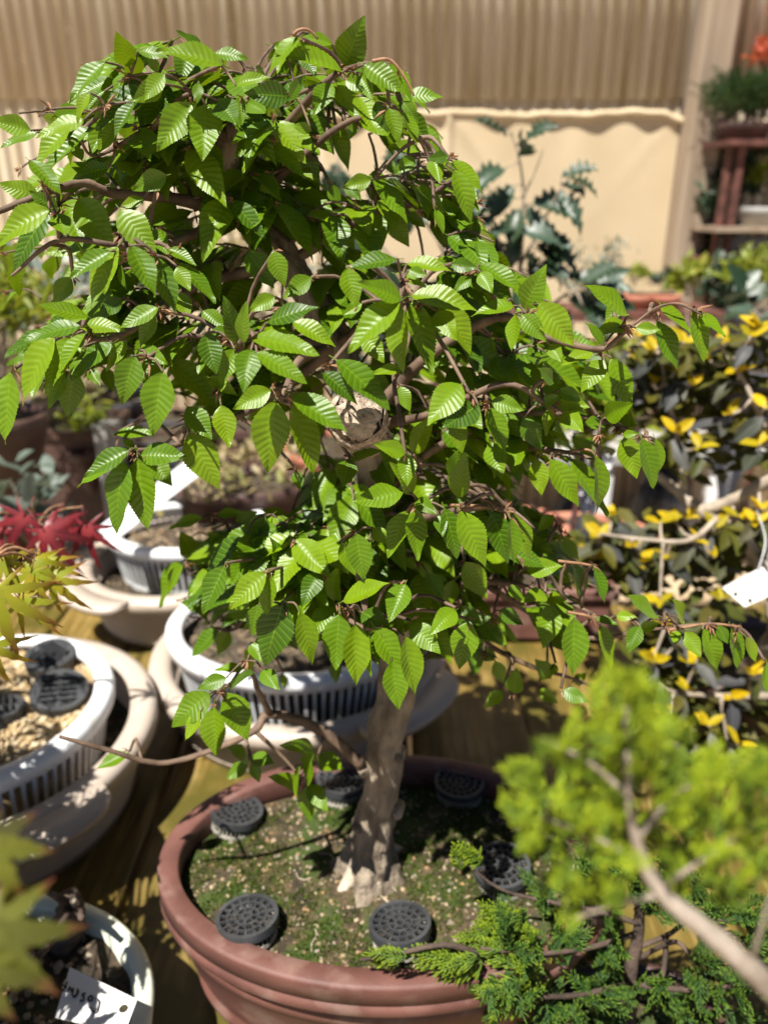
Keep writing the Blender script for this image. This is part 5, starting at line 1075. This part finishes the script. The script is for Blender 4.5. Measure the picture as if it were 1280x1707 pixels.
for (x_, y_, dx, dz) in HLEAF:
    Y = 1.2 + rnd(.03) if x_ > 780 else 1.26 + rnd(.02); c = at(x_, y_, Y); nb = min(HSP, key=lambda q: (q - c).length); c = nb.lerp(c, .75); s = random.uniform(.042, .058)
    put('leaf', random.choice(HL), hy, frame_matrix(c, Vector((dx, -.45 + rnd(.3), dz)), Vector((rnd(.7), -.6 + rnd(.4), .7)), s, s, s))
    if (nb - c).length > .006: m = MB(); m.tube([nb, c], [.0012, .0008], 5); m.build('leaf_stalk', M['greybark'], hy)
hp2 = thing('round_clay_pot', 'round clay pot under the holly bush on the rear bench edge', 'pot')
m = MB(); oval(m, b0.x, b0.y + .02, .10, .10, [(-.012, -.02), (-.01, -.015), (0, -.015), (0, -.04), (-.008, -.042), (-.03, BZ + .001), (-.05, BZ + .001), (-.02, -.04)], 48); m.build('wall', M['terra2'], hp2); m = MB(); disc(m, b0.x, b0.y + .02, .09, .09, -.028, 6, 36, .002); m.build('soil', M['darksoil'], hp2)

def bush(name, label, cat, px, py, Y, rx, rz, n, size, material, base_z, ratio=.5, trunk=True, group=None, upw=.4, dense=1.0, bark='greybark', r_tr=.008):
    """a small plant: trunk, limbs and a crown of single leaves; px, py is the centre of the crown"""
    t = thing(name, label, cat, group); c = at(px, py, Y); rr = random.Random(px * 7 + py)
    ball = []
    for _ in range(max(5, n // 30)):
        while True:
            u = Vector((rr.uniform(-1, 1), rr.uniform(-1, 1), rr.uniform(-1, 1)))
            if u.length < 1: break
        ball.append(c + Vector((u.x * rx, u.y * rx * .8, u.z * rz)))
    foot = Vector((c.x + rr.uniform(-.02, .02), c.y, base_z)); fork = foot.lerp(c, .55)
    m = MB(); m.tube([foot, foot.lerp(fork, .5) + Vector((rr.uniform(-.01, .01), 0, 0)), fork, c], [r_tr, r_tr * .8, r_tr * .6, r_tr * .25], 8, noise=.15); m.build('trunk', M[bark], t)
    m = MB()
    for b in ball: m.tube([fork.lerp(c, rr.random() * .6), (fork.lerp(c, .5) + b) / 2 + Vector((0, 0, .01)), b], [r_tr * .35, r_tr * .25, r_tr * .12], 5)
    m.build('limbs', M[bark], t)
    m = MB()
    for k in range(n):
        b = rr.choice(ball); p = b + Vector((rr.gauss(0, 1) * rx * .22, rr.gauss(0, 1) * rx * .22, rr.gauss(0, 1) * rz * .22))
        ax = Vector((rr.uniform(-1, 1), rr.uniform(-1, .6), rr.uniform(-.6, .6) + upw)).normalized(); nr = Vector((rr.uniform(-.7, .7), rr.uniform(-.9, .3), 1)); s = size * rr.uniform(.6, 1.2)
        mt = frame_matrix(p, ax, nr, s, s, s); w = ratio / 2
        V = [mt @ Vector(q) for q in ((0, 0, 0), (-w, .35, .06), (-w * .8, .7, .03), (0, 1, -.1), (w * .8, .7, .03), (w, .35, .06), (0, .5, -.02))]
        m.add([tuple(q) for q in V], [(0, 6, 1), (1, 6, 2), (2, 6, 3), (3, 6, 4), (4, 6, 5), (5, 6, 0)], [(.5, 0), (0, .35), (0, .7), (.5, 1), (1, .7), (1, .35), (.5, .5)])
    o = m.build('foliage', material, t); o['kind'] = 'stuff'
    return t
def simple_pot(name, label, px, py, Y, ra, h, material, group=None, square=False, rb=None):
    """px, py: centre of the rim"""
    t = thing(name, label, 'pot', group); c = at(px, py, Y); zt_ = c.z
    if square:
        m = MB(); rb_ = rb or ra; lip = .008
        for (x0, x1, y0, y1) in ((-ra, ra, -rb_, -rb_ + .012), (-ra, ra, rb_ - .012, rb_), (-ra, -ra + .012, -rb_ + .012, rb_ - .012), (ra - .012, ra, -rb_ + .012, rb_ - .012)): m.box(c.x + x0, c.x + x1, c.y + y0, c.y + y1, zt_ - .016, zt_)
        m.build('rim', material, t, smooth=False); m = MB(); m.box(c.x - ra + .006, c.x + ra - .006, c.y - rb_ + .006, c.y + rb_ - .006, zt_ - h, zt_ - .0165); m.build('body', material, t, smooth=False)
        m = MB(); m.box(c.x - ra + .0125, c.x + ra - .0125, c.y - rb_ + .0125, c.y + rb_ - .0125, zt_ - .0163, zt_ - .007); m.build('soil', M['darksoil'], t, smooth=False)
    else:
        rb_ = rb or ra
        m = MB(); oval(m, c.x, c.y, ra, rb_, [(-.012, zt_ - .006), (-.010, zt_), (-.002, zt_), (0, zt_ - .003), (0, zt_ - .02), (-.006, zt_ - .023), (-.004 - h * .25, zt_ - h), (-.03 - h * .25, zt_ - h), (-.018, zt_ - .03)], 48); m.build('wall', material, t)
        m = MB(); disc(m, c.x, c.y, ra - .01, rb_ - .01, zt_ - .012, 6, 36, .002); m.build('soil', M['darksoil'], t)
    return t, c

# rear bench in the middle and left distance
RB = thing('rear_bench', 'grey wooden rear bench carrying more pots behind the left plants', 'bench')
RZ = -.16
for k in range(6): m = MB(); m.box(-1.7, .22, 1.42 + k * .13, 1.42 + k * .13 + .122, RZ - .025, RZ); m.build('plank', M['post'], RB, smooth=False)
for xx in (-1.6, -.7, .12):
    for yy in (1.45, 2.1): m = MB(); m.box(xx, xx + .06, yy, yy + .06, GZ, RZ - .026); m.build('leg', M['post'], RB, smooth=False)
PB_ = []
def rear(px, py, Y, ra, material, lab, square=False, rb=None, name='rear_pot'):
    t, c = simple_pot(name, lab, px, py, Y, ra, at(px, py, Y).z - RZ - .001, material, 'pots on the rear bench', square, rb); return c
c = rear(60, 700, 1.56, .17, M['brownpot'], 'dark brown rectangular pot on the rear bench at the left edge', True, .09)
bush('straw_plant', 'dry yellowish grassy plant in the dark brown pot at the left', 'plant', 60, 630, 1.56, .13, .07, 420, .045, M['straw'], c.z - .01, .22)
c = rear(150, 660, 1.80, .14, M['darkgrey'], 'dark grey round pot behind the left hornbeam leaves on the rear bench')
bush('grey_leaf_shrub', 'shrub with grey green leaves behind the left hornbeam leaves', 'shrub', 120, 500, 1.75, .20, .14, 520, .040, M['greygreen'], c.z - .01, .55)
c = rear(250, 720, 1.60, .12, M['darkgrey'], 'low dark grey pot next to the small grey box on the rear bench', True, .09)
bush('small_bright_seedling', 'small bright green seedling below the left hornbeam leaves', 'plant', 150, 700, 1.50, .05, .035, 120, .024, M['lime'], at(150, 745, 1.50).z, .5, r_tr=.003)
simple_pot('seedling_pot', 'little brown pot holding the bright green seedling', 150, 745, 1.50, .05, at(150, 745, 1.50).z - RZ - .001, M['brownpot'])
c = rear(340, 700, 1.70, .15, M['brownpot'], 'reddish brown rectangular pot glimpsed below the middle leaves on the rear bench', True, .10)
bush('middle_rear_shrub', 'straw coloured rear shrub seen through the hornbeam crown', 'shrub', 420, 470, 1.85, .22, .13, 420, .040, M['straw'], c.z - .01, .3)
c = rear(560, 740, 1.75, .13, M['terra2'], 'orange clay pot behind the hornbeam trunk on the rear bench')
bush('low_rear_shrub', 'olive rear shrub behind the middle of the hornbeam', 'shrub', 640, 560, 1.8, .18, .14, 420, .038, M['greygreen'], c.z - .01, .5)
bx = at(165, 748, 1.40); m = MB(); m.box(bx.x - .035, bx.x + .035, bx.y - .03, bx.y + .03, BZ + .0, bx.z + .05)
bxt = thing('grey_box', 'small pale grey plastic box standing behind the white label at the left', 'box')
m = MB(); m.box(bx.x - .022, bx.x + .022, 1.44, 1.48, RZ, bx.z + .028); m.build('body', M['greybox'], bxt, smooth=False); m = MB(); m.box(bx.x - .024, bx.x + .024, 1.438, 1.482, bx.z + .0285, bx.z + .034); m.build('lid', M['greybox'], bxt, smooth=False)
bush('yellow_grass_clump', 'yellow green grassy clump at the far left edge', 'plant', -10, 520, 1.3, .09, .08, 320, .05, M['lime'], BZ + .02, .18)
simple_pot('left_edge_pot', 'plain brown pot of the grassy clump at the far left edge', -10, 690, 1.3, .09, at(-10, 690, 1.3).z - BZ - .001, M['brownpot'])
bush('bluish_seedling', 'bluish green leafy seedling behind the red maple leaves', 'plant', 35, 830, 1.12, .09, .05, 60, .05, M['greygreen'], BZ, .5, r_tr=.004)
# scattered things on the bench between the pots in the middle distance
bush('brown_leaf_litter_plant', 'low straw coloured seedling behind the rear sieve pot', 'plant', 400, 780, 1.30, .14, .03, 240, .03, M['straw'], BZ, .35, r_tr=.003)
t, c = simple_pot('middle_pot', 'brown clay pot of the straw coloured seedling', 400, 800, 1.30, .13, at(400, 800, 1.30).z - BZ - .001, M['brownpot'], None, False, .08)

# terraced shelf with clay pots below the burlap
sf = thing('plank_shelf', 'plank shelf with white legs standing below the burlap cloth', 'shelf')
SY = 2.55; sz = at(1060, 512, SY).z
m = MB(); m.box(.15, 1.05, SY - .12, SY + .14, sz - .03, sz); m.build('top_board', M['rust'], sf, smooth=False)
sz2 = at(1200, 752, 2.35).z
m = MB(); m.box(.15, 1.6, 2.30, 2.60, sz2 - .03, sz2); m.build('lower_board', M['greybox'], sf, smooth=False)
for xx in (at(1188, 800, 2.33).x, at(1010, 800, 2.33).x, at(1320, 800, 2.33).x): m = MB(); m.box(xx - .018, xx + .018, 2.32, 2.36, GZ, sz2 - .0305); m.build('leg', M['whitepaint'], sf, smooth=False)
for xx in (.18, 1.0): m = MB(); m.box(xx - .015, xx + .015, SY + .05, SY + .09, sz2 - .001, sz - .031); m.build('upright', M['rust'], sf, smooth=False)
for i, (px, lab, pl) in enumerate(((1062, 'small clay pot in the middle of the shelf below the burlap', 'green seedling in the middle pot on the shelf below the burlap'), (1010, 'small clay pot left on the shelf below the burlap', 'green seedling in the left pot on the shelf below the burlap'), (1105, 'small clay pot next to the post on the shelf', 'dark green seedling next to the post on the shelf'))):
    t, c = simple_pot('clay_pot', lab, px, 490, SY - .03, .055, at(px, 490, SY - .03).z - sz - .001, M['terra2'], 'clay pots on the shelf below the burlap')
    bush('shelf_seedling', pl, 'seedling', px, 462, SY - .03, .04, .035, 90, .030, M['lime'] if i < 2 else M['holly'], c.z - .01, .45, group='seedlings on the shelf below the burlap', r_tr=.003)
bush('succulent_plant', 'pale green succulent in front of the post', 'plant', 1145, 478, 2.1, .05, .05, 70, .045, M['lime'], at(1145, 560, 2.1).z, .45, r_tr=.004)
simple_pot('succulent_pot', 'dark grey pot of the pale succulent', 1145, 560, 2.1, .06, at(1145, 560, 2.1).z - GZ - .001, M['darkgrey'])
bush('tall_weed', 'reddish stemmed green plant between the hornbeam and the yellow shrub', 'plant', 990, 620, 1.15, .08, .10, 110, .055, M['lime'], BZ, .5, r_tr=.005, bark='rust')
bush('fine_grey_shrub', 'fine pale green shrub right of the holly', 'shrub', 985, 440, 1.9, .07, .07, 260, .02, M['greygreen'], at(985, 540, 1.9).z - .3, .3, r_tr=.003)
simple_pot('fine_shrub_pot', 'tall dark pot of the fine pale shrub', 985, 600, 1.9, .07, at(985, 600, 1.9).z - GZ - .001, M['darkgrey'])
# round terracotta bowl on the ground and a white perforated sheet
t, c = simple_pot('terracotta_bowl', 'wide salmon terracotta bowl behind the right hornbeam leaves', 985, 905, 1.42, .17, .14, M['terra2'])
stnd = thing('bowl_stand', 'dark low stand under the terracotta bowl', 'stand')
m = MB(); m.box(c.x - .13, c.x + .13, c.y - .13, c.y + .13, GZ, c.z - .141); m.build('block', M['darkgrey'], stnd, smooth=False)
wp = thing('white_tray', 'white perforated plastic strip leaning behind the right hornbeam leaves', 'tray')
a_ = at(960, 890, 1.25); b_ = at(1010, 745, 1.40); d = (b_ - a_).normalized(); s_ = d.cross(Vector((0, -1, .3))).normalized(); 
hw = .020
for e0, e1 in ((-1, -.6), (-.2, .2), (.6, 1)):
    m = MB(); nn = d.cross(s_).normalized() * .0015; m.add([tuple(p + s_ * hw * e + nn * g) for g in (-1, 1) for p in (a_, b_) for e in (e0, e1)], [(0, 2, 3, 1), (4, 5, 7, 6), (0, 1, 5, 4), (2, 6, 7, 3), (0, 4, 6, 2), (1, 3, 7, 5)]); m.build('slat', M['whitepaint'], wp, smooth=False)
for k in range(8):
    m = MB(); p = a_.lerp(b_, (k + .02) / 7.1); nn = d.cross(s_).normalized() * .0013; m.add([tuple(p + s_ * hw * e * .99 + nn * g + d * h_ * .006) for g in (-1, 1) for h_ in (0, 1) for e in (-1, 1)], [(0, 2, 3, 1), (4, 5, 7, 6), (0, 1, 5, 4), (2, 6, 7, 3), (0, 4, 6, 2), (1, 3, 7, 5)]); m.build('cross_bar', M['whitepaint'], wp, smooth=False)

# rusty rack at the right with plants
rk = thing('rusty_rack', 'rusty iron shelf rack at the right edge behind the post', 'rack')
RY = 2.7
def bar(x0, x1, y0, y1, z0, z1, nm='bar', mt='rust'): m = MB(); m.box(x0, x1, y0, y1, z0, z1); m.build(nm, M[mt], rk, smooth=False)
xs = [at(1178, 400, RY).x, at(1225, 300, RY).x, at(1420, 300, RY).x]
levels = [at(1230, y_, RY).z for y_ in (228, 372, 425)]
for xx in xs[1:]:
    for yy in (RY - .02, RY + .3): bar(xx - .011, xx + .011, yy, yy + .022, GZ, levels[0] - .0265, 'upright')
for z in levels:
    bar(xs[0] + .0, xs[2], RY - .05, RY + .34, z - .026, z - .010, 'shelf', 'rust' if z != levels[1] else 'post')
bar(xs[0] + .02, xs[0] + .036, RY - .015, RY + .01, GZ, levels[0] - .0265, 'upright')
t, c = simple_pot('rack_pot', 'flat brown pot of the pine on the rusty rack', 1240, 205, RY + .08, .09, at(1240, 205, RY + .08).z - levels[0] + .009, M['brownpot'], None, False, .06)
bush('pine_bonsai', 'small dark green pine bonsai on top of the rusty rack', 'pine', 1242, 160, RY + .08, .11, .065, 1500, .045, M['pine'], c.z - .01, .05, bark='darkbark')
bush('orange_shrub', 'orange red leaved branch in the upper right corner', 'shrub', 1280, 78, RY + .15, .075, .09, 260, .035, M['orange_leaf'], levels[0] - .01, .3, bark='darkbark')
t, c = simple_pot('rack_bowl', 'grey shallow bowl on the middle shelf of the rusty rack', 1270, 345, RY + .05, .08, at(1270, 345, RY + .05).z - levels[1] + .009, M['greybox'])
bush('rack_seedling', 'bright green seedling in the bowl on the middle rack shelf', 'seedling', 1275, 305, RY + .05, .06, .05, 160, .03, M['lime'], c.z - .01, .4, r_tr=.003)
bush('dark_rack_plant', 'dark green plant on the lower rack shelf beside the post', 'plant', 1195, 330, RY + .12, .05, .08, 180, .04, M['holly'], levels[1] - .01, .45, r_tr=.003)
t, c = simple_pot('rack_trough', 'black trough on the lowest shelf of the rusty rack', 1245, 395, RY + .05, .09, at(1245, 395, RY + .05).z - levels[2] + .009, M['darkgrey'], None, True, .06)
bush('lower_rack_shrub', 'bright lime shrub beneath the rusty rack at the right edge', 'shrub', 1260, 455, RY - .2, .12, .06, 420, .035, M['lime'], at(1260, 520, RY - .2).z, .45)
simple_pot('lower_rack_pot', 'dark pot of the lime shrub beneath the rusty rack', 1260, 520, RY - .2, .10, at(1260, 520, RY - .2).z - sz2 - .001, M['darkgrey'])
bush('dark_broadleaf', 'dark broad leaved plant above the yellow shrub at the right edge', 'plant', 1245, 505, 1.5, .10, .05, 60, .07, M['holly'], at(1245, 600, 1.5).z, .6, r_tr=.005)
simple_pot('broadleaf_pot', 'tall grey pot of the dark broad leaved plant', 1245, 610, 1.5, .08, at(1245, 610, 1.5).z - GZ - .001, M['darkgrey'])

bush('rack_creeper', 'dark green creeper filling the middle of the rusty rack', 'plant', 1245, 290, RY + .2, .10, .07, 320, .04, M['holly'], levels[1] - .01, .45, r_tr=.003)
bush('shaded_rack_fern', 'olive fern in shade on the lowest rack shelf beside the post', 'fern', 1190, 405, RY + .18, .07, .05, 240, .04, M['olive_leaf'], levels[2] - .01, .3, r_tr=.003)
bush('shaded_ground_shrub', 'dark shrub in the gap below the rusty rack by the post', 'shrub', 1195, 480, RY - .05, .08, .08, 320, .04, M['holly'], GZ, .45, r_tr=.004)
# ------------------------------------------------------------------ sub-parts, and every thing's Empty set down at its base
for o in list(C.objects):
    p = o.parent
    if p is None or p.parent is not None: continue
    kin = {c.name.split('.')[0]: c for c in p.children}
    k = o.name.split('.')[0]
    up_ = {'grit': 'soil', 'handle': 'rim', 'punched_hole': 'plate', 'ink_stroke': 'plate', 'string': 'plate'}.get(k)
    if up_ and up_ in kin: o.parent = kin[up_]
bpy.context.view_layer.update()
for e in list(C.objects):
    if e.type != 'EMPTY' or e.parent or e.location.length > 1e-6: continue
    pts = [c.matrix_world @ Vector(b) for c in e.children if c.type == 'MESH' for b in c.bound_box]
    if not pts: continue
    loc = Vector((sum(p.x for p in pts) / len(pts), sum(p.y for p in pts) / len(pts), min(p.z for p in pts)))
    e.location = loc
    for c in e.children: c.matrix_parent_inverse = Matrix.Translation(-loc)
bpy.context.view_layer.update()
